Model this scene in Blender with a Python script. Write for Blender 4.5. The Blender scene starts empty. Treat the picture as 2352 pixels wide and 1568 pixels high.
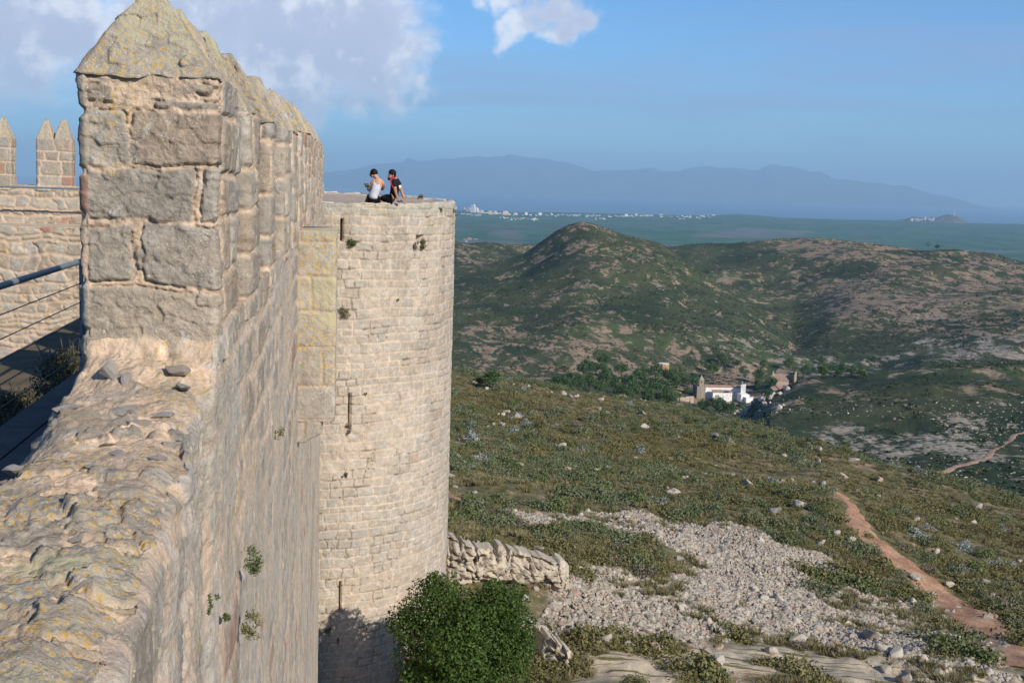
import bpy, bmesh, math, random
import numpy as np
from mathutils import Vector, Matrix
PI = math.pi
rnd = random.Random(7)
sc = bpy.context.scene
COL = sc.collection
# ------------------------------------------------------------------ camera
FPX, CXP, CYP = 2700.0, 1176.0, 784.0          # focal length and centre in units of a 2352 px wide frame
PITCH, ROLL = math.radians(7.56), math.radians(1.83)
CAMR = Matrix.Rotation(PI/2 - PITCH, 3, 'X') @ Matrix.Rotation(ROLL, 3, 'Z')
cam_d = bpy.data.cameras.new('camera'); cam = bpy.data.objects.new('camera', cam_d); COL.objects.link(cam)
cam.matrix_world = CAMR.to_4x4(); cam_d.sensor_width = 36; cam_d.lens = 36*FPX/2352
cam_d.clip_start = 0.05; cam_d.clip_end = 200000
sc.camera = cam
# ------------------------------------------------------------------ light
SUN_AZ, SUN_EL = math.radians(136), math.radians(28)      # azimuth clockwise from the view direction (+Y)
S = Vector((math.sin(SUN_AZ)*math.cos(SUN_EL), math.cos(SUN_AZ)*math.cos(SUN_EL), math.sin(SUN_EL)))
sl = bpy.data.lights.new('sun', 'SUN'); sl.energy = 4.6; sl.angle = math.radians(.55); sl.color = (1, .915, .80)
so = bpy.data.objects.new('sun', sl); COL.objects.link(so); so.rotation_euler = S.to_track_quat('Z', 'Y').to_euler()
so.location = (20, -20, 60)
sc.view_settings.view_transform = 'Standard'; sc.view_settings.look = 'None'
sc.view_settings.exposure = 0.40; sc.view_settings.gamma = 1.0
sc.cycles.use_adaptive_sampling = True
sc.cycles.max_bounces = 5; sc.cycles.diffuse_bounces = 3; sc.cycles.glossy_bounces = 1; sc.cycles.transmission_bounces = 1
sc.cycles.volume_bounces = 0; sc.cycles.transparent_max_bounces = 4
sc.cycles.caustics_reflective = False; sc.cycles.caustics_refractive = False
sc.cycles.use_denoising = True

def ray(x, y):                                   # 2352-space pixel -> world direction
    v = CAMR @ Vector(((x-CXP)/FPX, -(y-CYP)/FPX, -1)); return v.normalized()
def at(x, y, d):                                 # point on that ray at horizontal distance d
    v = ray(x, y); h = math.hypot(v.x, v.y); return v*(d/h)

# ------------------------------------------------------------------ world
W = bpy.data.worlds.new('World'); sc.world = W; W.use_nodes = True
class NT:
    def __init__(s, tree): s.t = tree; s.n = tree.nodes; s.l = tree.links
    def new(s, typ, **kw):
        n = s.n.new(typ)
        for k, v in kw.items(): setattr(n, k, v)
        return n
    def put(s, sock, v):
        if isinstance(v, bpy.types.NodeSocket): s.l.new(v, sock)
        elif v is not None:
            if sock.type == 'RGBA' and len(v) == 3: v = (*v, 1)
            sock.default_value = v
    def math(s, op, a, b=None, c=None, clamp=False):
        n = s.new('ShaderNodeMath', operation=op, use_clamp=clamp)
        s.put(n.inputs[0], a)
        if b is not None: s.put(n.inputs[1], b)
        if c is not None: s.put(n.inputs[2], c)
        return n.outputs[0]
    def vmath(s, op, a, b=None, out=0):
        n = s.new('ShaderNodeVectorMath', operation=op); s.put(n.inputs[0], a)
        if b is not None:
            if op == 'SCALE': s.put(n.inputs['Scale'], b)
            else: s.put(n.inputs[1], b)
        return n.outputs[out]
    def mapr(s, v, a, b, c=0.0, d=1.0, smooth=True):
        n = s.new('ShaderNodeMapRange', interpolation_type='SMOOTHSTEP' if smooth else 'LINEAR')
        s.put(n.inputs[0], v)
        for i, x in enumerate((a, b, c, d)): s.put(n.inputs[i+1], x)
        return n.outputs[0]
    def mix(s, f, a, b, mode='MIX'):
        n = s.new('ShaderNodeMix', data_type='RGBA', blend_type=mode)
        s.put(n.inputs[0], f); s.put(n.inputs[6], a); s.put(n.inputs[7], b); return n.outputs[2]
    def noise(s, vec, scale, detail=4, rough=.55, dist=0.0, out=0):
        n = s.new('ShaderNodeTexNoise'); s.put(n.inputs['Vector'], vec)
        s.put(n.inputs['Scale'], scale); s.put(n.inputs['Detail'], float(detail)); s.put(n.inputs['Roughness'], rough); s.put(n.inputs['Distortion'], dist)
        return n.outputs[out]
    def vor(s, vec, scale, feat='F1', out='Distance', rand=1.0):
        n = s.new('ShaderNodeTexVoronoi', feature=feat); s.put(n.inputs['Vector'], vec); s.put(n.inputs['Scale'], scale); s.put(n.inputs['Randomness'], rand)
        return n.outputs[out]
w = NT(W.node_tree); w.n.clear()
sky = w.new('ShaderNodeTexSky', sky_type='NISHITA'); sky.sun_disc = False
sky.sun_elevation = SUN_EL; sky.sun_rotation = SUN_AZ; sky.altitude = 300; sky.air_density = 1.0; sky.dust_density = .4; sky.ozone_density = 1.6
tc = w.new('ShaderNodeTexCoord'); dirv = tc.outputs['Generated']
wn1 = w.noise(dirv, 6, 5, .6, 0, 1); wn2 = w.noise(dirv, 22, 5, .6, 0, 1)
wdir = w.vmath('ADD', w.vmath('ADD', dirv, w.vmath('SCALE', w.vmath('SUBTRACT', wn1, (.5, .5, .5)), .13)), w.vmath('SCALE', w.vmath('SUBTRACT', wn2, (.5, .5, .5)), .035))
def blobs(lst, soft=.5):
    out = None
    for x, y, r in lst:
        c = ray(x, y); dist = w.vmath('DISTANCE', wdir, tuple(c), out='Value')
        m = w.mapr(dist, r/FPX*1.5, r/FPX*.2)
        out = m if out is None else w.math('MAXIMUM', out, m)
    return out
zz = w.new('ShaderNodeSeparateXYZ'); w.l.new(dirv, zz.inputs[0])
nz1 = w.noise(dirv, 11, 9, .60, .2); nz2 = w.noise(w.vmath('ADD', dirv, (.014, -.008, .014)), 11, 9, .60, .2)
cum = blobs([(-60, 30, 250), (60, 130, 130), (160, 60, 120), (480, 40, 220), (650, 50, 240), (790, 60, 180), (880, 140, 120), (700, 190, 95), (960, 190, 60), (400, 120, 150),
             (1165, 0, 62), (1240, 15, 80), (1300, 50, 62), (1190, 60, 60), (1265, 85, 55)])
dens = w.math('ADD', cum, w.math('MULTIPLY', w.math('SUBTRACT', nz1, .5), 1.3))
cmask = w.mapr(dens, .22, .86)
# the sunny rims of the cumulus: where the density falls off towards the sun
lit = w.mapr(w.math('SUBTRACT', nz1, nz2), -.05, .09)
edge = w.mapr(dens, 1.0, .5)
ccol = w.mix(w.math('MULTIPLY', w.math('ADD', w.math('MULTIPLY', lit, .75), w.math('MULTIPLY', edge, .35)), 1.0, clamp=True), (.50, .54, .68), (.90, .89, .93))
# thin stretched veils lower down
st = w.new('ShaderNodeMapping'); st.inputs['Scale'].default_value = (2.2, 2.2, 22); w.l.new(dirv, st.inputs['Vector'])
vn = w.noise(st.outputs[0], 1.1, 6, .55, .4)
veil = w.math('MULTIPLY', w.mapr(vn, .40, .68), w.math('MULTIPLY', w.mapr(zz.outputs[2], .02, .06), w.mapr(zz.outputs[2], .175, .11)))
bg = w.new('ShaderNodeBackground'); bg.inputs['Strength'].default_value = .092
skyc = w.mix(1.0, sky.outputs[0], (.46, .80, 1.20), 'MULTIPLY')
c1 = w.mix(w.math('MULTIPLY', veil, .7), skyc, (2.7, 3.7, 5.9))
c2 = w.mix(w.math('MULTIPLY', cmask, .93), c1, w.mix(1.0, ccol, (10, 10, 10), 'MULTIPLY'))
w.l.new(c2, bg.inputs[0])
wo = w.new('ShaderNodeOutputWorld'); w.l.new(bg.outputs[0], wo.inputs[0])

# ------------------------------------------------------------------ helpers
def tag(o, label=None, cat=None, group=None, kind=None):
    if label: o['label'] = label
    if cat: o['category'] = cat
    if group: o['group'] = group
    if kind: o['kind'] = kind
    return o
def empty(name, loc=(0, 0, 0), label=None, cat=None, group=None):
    o = bpy.data.objects.new(name, None); COL.objects.link(o); o.location = loc; o.empty_display_size = .1
    return tag(o, label, cat, group)
def npmesh(name, V, F, mat=None, smooth=False, attrs=None):
    me = bpy.data.meshes.new(name); V = np.asarray(V, dtype=np.float32).reshape(-1, 3)
    me.vertices.add(len(V)); me.vertices.foreach_set('co', V.ravel())
    F = np.asarray(F, dtype=np.int32); k = F.shape[1]
    me.loops.add(F.size); me.loops.foreach_set('vertex_index', F.ravel())
    me.polygons.add(len(F)); me.polygons.foreach_set('loop_start', np.arange(0, F.size, k, dtype=np.int32))
    me.polygons.foreach_set('loop_total', np.full(len(F), k, dtype=np.int32))
    if smooth: me.polygons.foreach_set('use_smooth', np.ones(len(F), dtype=bool))
    me.update(calc_edges=True)
    for an, a in (attrs or {}).items():
        a = np.asarray(a, dtype=np.float32)
        if a.ndim == 1: me.attributes.new(an, 'FLOAT', 'POINT').data.foreach_set('value', a)
        else:
            if a.shape[1] == 3: a = np.concatenate([a, np.ones((len(a), 1), np.float32)], 1)
            me.attributes.new(an, 'FLOAT_COLOR', 'POINT').data.foreach_set('color', a.ravel())
    if mat: me.materials.append(mat)
    return me
def link(name, me, parent=None, loc=None):
    o = bpy.data.objects.new(name, me); COL.objects.link(o)
    if parent: o.parent = parent
    if loc is not None: o.location = loc
    return o
def gridF(n, m, flip=False, wrap=False):         # quads of an (n, m) vertex grid
    i = np.arange(n-1)[:, None]; j = np.arange(m if wrap else m-1)[None, :]
    j1 = (j+1) % m
    q = np.stack([i*m+j+0*i, i*m+j1, (i+1)*m+j1, (i+1)*m+j], -1).reshape(-1, 4)
    return q[:, ::-1] if flip else q
def _h(ix, iy, iz, s):
    n = (ix.astype(np.int64)*374761393 + iy.astype(np.int64)*668265263 + iz.astype(np.int64)*2147483647 + s*974634777) & 0xffffffff
    n = ((n ^ (n >> 13))*1274126177) & 0xffffffff
    n = ((n ^ (n >> 16))*2246822519) & 0xffffffff
    return ((n ^ (n >> 15)) & 0xffffff)/float(0xffffff)
def vnoise(x, y, z=0.0, s=0):
    x, y, z = np.broadcast_arrays(np.asarray(x, float), np.asarray(y, float), np.asarray(z, float))
    X, Y, Z = np.floor(x), np.floor(y), np.floor(z); fx, fy, fz = x-X, y-Y, z-Z
    fx, fy, fz = [f*f*(3-2*f) for f in (fx, fy, fz)]; r = 0
    for a in (0, 1):
        for b in (0, 1):
            for c in (0, 1):
                r = r + _h(X+a, Y+b, Z+c, s)*(fx if a else 1-fx)*(fy if b else 1-fy)*(fz if c else 1-fz)
    return r*2-1
def fbm(x, y, z=0.0, o=4, s=0, g=.5):
    r, a, f = 0, 1.0, 1.0
    for i in range(o): r = r + a*vnoise(x*f, y*f, np.asarray(z)*f, s+i*17); a *= g; f *= 2.03
    return r
def facets(x, y, s=0, tilt=.8):
    """broken-stone relief: each cell of a jittered lattice is its own tilted flat face; returns height and cell value"""
    x, y = np.broadcast_arrays(np.asarray(x, float), np.asarray(y, float)); X, Y = np.floor(x), np.floor(y); b1 = np.full(x.shape, 9.); h = np.zeros(x.shape); cv = np.zeros(x.shape)
    for a in (-1, 0, 1):
        for b in (-1, 0, 1):
            cx, cy = X+a, Y+b; jx = _h(cx, cy, cx*0, s); jy = _h(cx, cy, cx*0+1, s); dx, dy = x-cx-jx, y-cy-jy; d = dx*dx+dy*dy; m = d < b1
            r = _h(cx, cy, cx*0+2, s); hh = r-.5+tilt*((_h(cx, cy, cx*0+3, s)-.5)*dx+(_h(cx, cy, cx*0+4, s)-.5)*dy)*2
            b1 = np.where(m, d, b1); h = np.where(m, hh, h); cv = np.where(m, r, cv)
    return h, cv
def sst(a, b, x):
    t = np.clip((x-a)/(b-a), 0, 1); return t*t*(3-2*t)

def mat_base(name, rough=.9):
    m = bpy.data.materials.new(name); m.use_nodes = True; t = NT(m.node_tree)
    b = t.n['Principled BSDF']; b.inputs['Roughness'].default_value = rough
    b.inputs['Specular IOR Level'].default_value = .12
    return m, t, b
def bump(t, b, h, strength=.5, dist=.02):
    n = t.new('ShaderNodeBump'); n.inputs['Strength'].default_value = strength; n.inputs['Distance'].default_value = dist
    t.put(n.inputs['Height'], h); t.l.new(n.outputs[0], b.inputs['Normal'])
def simple(name, col, rough=.8, nscale=None, col2=None, bs=0, metal=0):
    m, t, b = mat_base(name, rough); b.inputs['Metallic'].default_value = metal
    if nscale:
        g = t.new('ShaderNodeTexCoord').outputs['Object']; nz = t.noise(g, nscale, 5, .6)
        t.put(b.inputs['Base Color'], t.mix(t.mapr(nz, .35, .65), col, col2 or tuple(c*.7 for c in col)))
        if bs: bump(t, b, nz, bs, .02)
    else: t.put(b.inputs['Base Color'], col)
    return m

# ------------------------------------------------------------------ terrain
def azt(x, y):
    v = ray(x, y); return math.atan2(v.x, v.y), -v.z/math.hypot(v.x, v.y)
def station(lst):                                # entries (x, y, d) seen in the photo, or (x, None, d, z) hidden from view
    A, D, Z = [], [], []
    for e in lst:
        if e[1] is None: a, t = azt(e[0], 900); z = e[3]
        else: a, t = azt(e[0], e[1]); z = -t*e[2]
        A.append(a); D.append(e[2]); Z.append(z)
    o = np.argsort(A); return np.array(A)[o], np.array(D, float)[o], np.array(Z)[o]
ST = [
 station([(700, None, 5, -13.2), (2352, None, 5, -13.2)]),
 station([(740, None, 31, -15.6), (930, None, 31, -14.8), (1120, 1568, 30.5), (1400, 1568, 30), (1900, 1568, 33), (2352, 1568, 37)]),
 station([(740, None, 38, -14.2), (900, None, 38, -13.2), (1030, 1250, 38), (1300, 1290, 39), (1600, 1330, 42), (1900, 1380, 45), (2200, 1430, 48), (2352, 1450, 50)]),
 station([(740, 1100, 55), (1030, 1100, 55), (1300, 1160, 52), (1600, 1180, 55), (1900, 1150, 62), (2200, 1290, 62), (2352, 1330, 62)]),
 station([(740, 980, 85), (1030, 980, 85), (1300, 1020, 80), (1600, 1060, 82), (1900, 1090, 85), (2200, 1180, 82), (2352, 1230, 80)]),
 station([(740, 840, 125), (1034, 850, 125), (1093, 865, 123), (1268, 891, 120), (1386, 909, 118), (1503, 932, 115), (1620, 956, 113), (1694, 970, 112), (1812, 1020, 108),
          (1914, 1049, 105), (2017, 1076, 105), (2134, 1099, 105), (2222, 1120, 105), (2352, 1163, 105)]),
 station([(740, None, 170, -36), (1600, None, 170, -40), (1800, None, 160, -48), (2352, None, 160, -54)]),
 station([(740, None, 400, -88), (1600, None, 400, -96), (1700, None, 330, -80), (1760, 985, 300), (1914, 1059, 270), (2134, 1110, 245), (2352, 1180, 225)]),
 station([(740, None, 500, -94), (1600, None, 500, -105), (1690, None, 450, -100), (1726, 930, 405), (1782, 909, 420), (1841, 882, 430), (1929, 876, 440), (2017, 865, 450),
          (2134, 849, 460), (2251, 844, 470), (2352, 839, 480)]),
 station([(740, 880, 560), (1300, 895, 560), (1503, 935, 600), (1620, 950, 640), (1700, 935, 680), (1841, 905, 650), (2017, 895, 650), (2352, 875, 700)]),
 station([(740, 830, 700), (1039, 830, 700), (1270, 850, 700), (1503, 865, 740), (1620, 870, 770), (1730, 862, 790), (1841, 850, 820), (2017, 850, 860), (2134, 838, 850), (2352, 825, 850)]),
 station([(740, 700, 1000), (1039, 700, 1000), (1206, 660, 1080), (1335, 640, 1060), (1435, 680, 1000), (1521, 700, 980), (1654, 740, 960), (1740, 775, 950), (1826, 815, 930), (2017, 790, 960), (2352, 770, 960)]),
 station([(740, 640, 1250), (1039, 640, 1250), (1150, 600, 1330), (1206, 580, 1350), (1252, 548, 1370), (1292, 523, 1370), (1335, 511, 1370), (1361, 514, 1370), (1435, 540, 1350), (1521, 564, 1320),
          (1600, 620, 1250), (1654, 660, 1180), (1740, 725, 1080), (1826, 798, 1000), (1900, 775, 1040), (2017, 750, 1060), (2352, 730, 1060)]),
 station([(740, 600, 1450), (1039, 600, 1450), (1206, None, 1550, -100), (1335, None, 1600, -112), (1521, None, 1550, -104), (1654, None, 1330, -114), (1740, None, 1230, -124), (1826, 768, 1120), (1920, 725, 1150), (2017, 700, 1180), (2352, 690, 1180)]),
 station([(740, 575, 1600), (1039, 575, 1600), (1206, 572, 1750), (1335, None, 1800, -100), (1521, 590, 1680), (1654, 610, 1600), (1740, 640, 1500), (1826, 670, 1400), (1950, 640, 1400), (2017, 635, 1400), (2200, 660, 1350), (2352, 660, 1380)]),
 station([(740, 557, 1750), (1039, 557, 1750), (1206, 564, 1850), (1335, 572, 1900), (1521, 562, 1850), (1751, 552, 1850), (1895, 550, 1850), (1981, 557, 1800), (2124, 565, 1750), (2210, 577, 1700), (2354, 600, 1600)]),
 station([(740, None, 2600, -200), (2352, None, 2600, -205)]),
 station([(740, None, 4200, -272), (2352, None, 4200, -272)]),
 station([(740, None, 9000, -286), (2352, None, 9000, -286)]),
 station([(1040, 481, 14500), (1100, 487, 12000), (1200, 493, 11800), (1300, 492, 11900), (1450, 493, 12500), (1600, 496, 13000), (1700, 492, 13800), (1800, 500, 13500), (1950, 505, 13500), (2050, 506, 13900), (2220, 512, 13900), (2352, 515, 14200)]),
 station([(740, None, 15600, -330), (2352, None, 15300, -330)]),
]
_AZ = np.linspace(-.6, .7, 1301); _TD, _TZ = [], []
_k = np.exp(-.5*(np.arange(-9, 10)/3.5)**2); _k /= _k.sum()
for A, D, Z in ST:
    d = np.interp(_AZ, A, D); z = np.interp(_AZ, A, Z)
    d = np.convolve(np.pad(d, 9, 'edge'), _k, 'valid'); z = np.convolve(np.pad(z, 9, 'edge'), _k, 'valid')
    _TD.append(d); _TZ.append(z)
_TD, _TZ = np.array(_TD), np.array(_TZ)
def height(X, Y, detail=True):
    X, Y = np.asarray(X, float), np.asarray(Y, float); sh = np.broadcast(X, Y).shape
    X, Y = np.broadcast_to(X, sh).ravel(), np.broadcast_to(Y, sh).ravel()
    az = np.arctan2(X, Y); r = np.hypot(X, Y)
    f = np.clip((az+.6)/1.3*1300, 0, 1299.999); i = f.astype(int); f = f-i
    D = _TD[:, i]*(1-f)+_TD[:, i+1]*f; Z = _TZ[:, i]*(1-f)+_TZ[:, i+1]*f
    n = len(D); M = np.empty_like(Z)
    M[1:-1] = (Z[2:]-Z[:-2])/(D[2:]-D[:-2]); M[0] = (Z[1]-Z[0])/(D[1]-D[0]); M[-1] = (Z[-1]-Z[-2])/(D[-1]-D[-2])
    z = np.where(r < D[0], Z[0], Z[-1])
    for k in range(n-1):
        m = (r >= D[k]) & (r < D[k+1]); L = D[k+1][m]-D[k][m]; t = (r[m]-D[k][m])/L
        t2, t3 = t*t, t*t*t
        z[m] = (2*t3-3*t2+1)*Z[k][m]+(t3-2*t2+t)*L*M[k][m]+(-2*t3+3*t2)*Z[k+1][m]+(t3-t2)*L*M[k+1][m]
    if detail:
        z = z + .28*fbm(X/4.5, Y/4.5, 0, 4, 3)*sst(20, 50, r) + .07*fbm(X/.9, Y/.9, 0, 3, 5)
        big = sst(90, 400, r)*(1-sst(2200, 5000, r))
        z = z + big*(2.2*fbm(X/60, Y/60, 0, 4, 8)) + sst(650, 900, r)*big*(-9*np.abs(fbm(X/190+3, Y/190, 0, 4, 11))+2.5)*(.35+.65*(1-np.exp(-((r-1370)/90.)**2)))
        z = z + sst(3500, 6000, r)*(1-sst(13000, 14000, r))*9*fbm(X/900, Y/900, 0, 5, 21)
    return z.reshape(sh)
def ground(x, y, lo=12, hi=16000):               # first terrain hit of the pixel's ray
    v = ray(x, y); h = math.hypot(v.x, v.y); ds = np.geomspace(lo, hi, 2500)
    P = np.outer(ds/h, np.array(v)); zt = height(P[:, 0], P[:, 1]); below = np.nonzero(P[:, 2] <= zt)[0]
    if not len(below): return None
    i = below[0]; return Vector((P[i, 0], P[i, 1], zt[i]))
def gz(x, y): return float(height(np.array([x]), np.array([y]))[0])
def inpoly(P, X, Y):
    r = np.zeros(X.shape, bool); n = len(P)
    for i in range(n):
        x1, y1 = P[i][0], P[i][1]; x2, y2 = P[(i+1) % n][0], P[(i+1) % n][1]
        c = ((y1 > Y) != (y2 > Y)) & (X < (x2-x1)*(Y-y1)/((y2-y1) if y2 != y1 else 1e-9)+x1); r ^= c
    return r
def polydist(P, X, Y, closed=True):
    d = np.full(X.shape, 1e9); n = len(P)
    for i in range(n if closed else n-1):
        x1, y1 = P[i][0], P[i][1]; x2, y2 = P[(i+1) % n][0], P[(i+1) % n][1]; dx, dy = x2-x1, y2-y1
        t = np.clip(((X-x1)*dx+(Y-y1)*dy)/(dx*dx+dy*dy+1e-12), 0, 1)
        d = np.minimum(d, np.hypot(X-x1-t*dx, Y-y1-t*dy))
    return d
def wpoly(pts, **k): return [tuple(ground(x, y, **k)) for x, y in pts]
def poly_mask(P, X, Y, soft):                    # 0..1 with a ragged edge
    d = polydist(P, X, Y); d = np.where(inpoly(P, X, Y), d, -d)
    return sst(-soft, soft, d + soft*1.6*fbm(X/(soft*3), Y/(soft*3), 0, 4, 31))
def line_mask(P, X, Y, wd, soft):
    d = polydist(P, X, Y, False); return 1-sst(wd-soft, wd+soft, d+soft*1.3*fbm(X/(soft*4), Y/(soft*4), 0, 3, 41))

SCREE = wpoly([(1170, 1180), (1330, 1172), (1500, 1178), (1680, 1188), (1800, 1225), (1890, 1255), (1960, 1300), (2040, 1370), (2110, 1420), (2200, 1470), (2290, 1520), (2352, 1562),
               (2200, 1562), (1950, 1500), (1800, 1480), (1500, 1480), (1230, 1470), (1225, 1390), (1330, 1330), (1500, 1320), (1560, 1280), (1450, 1235), (1330, 1215), (1200, 1205)])
SCREE2 = wpoly([(2160, 1395), (2260, 1445), (2352, 1500), (2352, 1562), (2240, 1520), (2190, 1440)])
SLAB = wpoly([(1310, 1560), (1420, 1495), (1560, 1484), (1700, 1478), (1850, 1487), (2000, 1515), (2180, 1545), (2352, 1565), (2352, 1600), (1250, 1600)])
PATHP = wpoly([(1925, 1128), (1945, 1170), (1985, 1222), (2045, 1270), (2110, 1325), (2180, 1378), (2260, 1432), (2352, 1500), (2420, 1560)])
PATHL = wpoly([(960, 1140), (1040, 1150), (1110, 1160), (1190, 1170), (1260, 1178)])
PATHS = wpoly([(2142, 1098), (2175, 1080), (2230, 1066), (2265, 1050), (2285, 1030), (2320, 1010), (2352, 992), (2400, 970)], lo=170)
CLIFF = wpoly([(1690, 965), (1700, 935), (1730, 915), (1790, 915), (1810, 940), (1760, 965)], lo=170)
BARE = [wpoly(p, lo=170) for p in (
    [(1060, 740), (1180, 735), (1200, 790), (1060, 800)], [(1640, 630), (1830, 625), (1840, 640), (1650, 648)],
    [(1930, 700), (1955, 660), (1962, 680), (1945, 750), (1930, 752)], [(1040, 560), (1160, 565), (1130, 600), (1040, 640)],
    [(1400, 842), (1620, 832), (1780, 850), (1780, 880), (1560, 900), (1420, 880)], [(1050, 790), (1330, 790), (1480, 850), (1250, 880), (1050, 850)], [(1620, 870), (1760, 880), (1750, 920), (1620, 930)])]
RIDGEBARE = wpoly([(1760, 556), (2100, 566), (2200, 590), (2300, 680), (2250, 720), (2100, 610), (1900, 590), (1760, 575)], lo=170)
BROWN = wpoly([(1870, 570), (2352, 620), (2420, 820), (2150, 815), (2020, 740), (1930, 640)], lo=170)
LIMESPUR = wpoly([(1960, 1010), (2120, 985), (2352, 950), (2420, 1170), (2352, 1175), (2200, 1140), (2020, 1070)], lo=170)
CONEBARE = wpoly([(1330, 512), (1350, 520), (1330, 560), (1270, 570), (1250, 550)], lo=170)
FIELDS = [wpoly(p, lo=2500) for p in ([(1130, 532), (1180, 530), (1200, 540), (1190, 550), (1140, 548)], [(1042, 552), (1110, 548), (1200, 556), (1200, 564), (1042, 562)], [(1560, 545), (1700, 522), (1860, 530), (1830, 545)], [(2210, 575), (2352, 575), (2352, 583), (2240, 582)])]

def zs(mask):return mask
_az = np.concatenate([np.linspace(-.62, -.2, 50)[:-1], np.linspace(-.2, .46, 700), np.linspace(.46, .75, 36)[1:]])
_r = np.concatenate([[2, 8, 14, 20], np.geomspace(25, 130, 420), np.geomspace(130, 2200, 520)[1:], np.geomspace(2200, 15800, 130)[1:]])
RR, AA = np.meshgrid(_r, _az, indexing='ij'); TX, TY = RR*np.sin(AA), RR*np.cos(AA)
TZ = height(TX, TY)
near = RR < 170
m_scree = np.zeros_like(TX); m_slab = m_scree.copy(); m_path = m_scree.copy(); m_bare = m_scree.copy(); m_grass = m_scree.copy()
q = near
m_scree[q] = np.maximum(poly_mask(SCREE, TX[q], TY[q], .8), poly_mask(SCREE2, TX[q], TY[q], .6))
m_slab[q] = poly_mask(SLAB, TX[q], TY[q], .5)
q = (RR > 170) & (RR < 2300)
for P in BARE: m_bare[q] = np.maximum(m_bare[q], .55*poly_mask(P, TX[q], TY[q], 12))
m_bare[q] = np.maximum(m_bare[q], 1.1*poly_mask(BROWN, TX[q], TY[q], 40)); m_lime = np.zeros_like(TX); m_lime[q] = poly_mask(LIMESPUR, TX[q], TY[q], 30)
m_bare[q] = np.maximum(m_bare[q], .9*poly_mask(RIDGEBARE, TX[q], TY[q], 30)); m_bare[q] = np.maximum(m_bare[q], .8*poly_mask(CONEBARE, TX[q], TY[q], 30))
q = RR > 2500; m_field = np.zeros_like(TX)
for P in FIELDS: m_field[q] = np.maximum(m_field[q], poly_mask(P, TX[q], TY[q], 40))
rock = np.clip(1-np.exp(-((RR-340)/120)**2), 0, 1)
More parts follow.
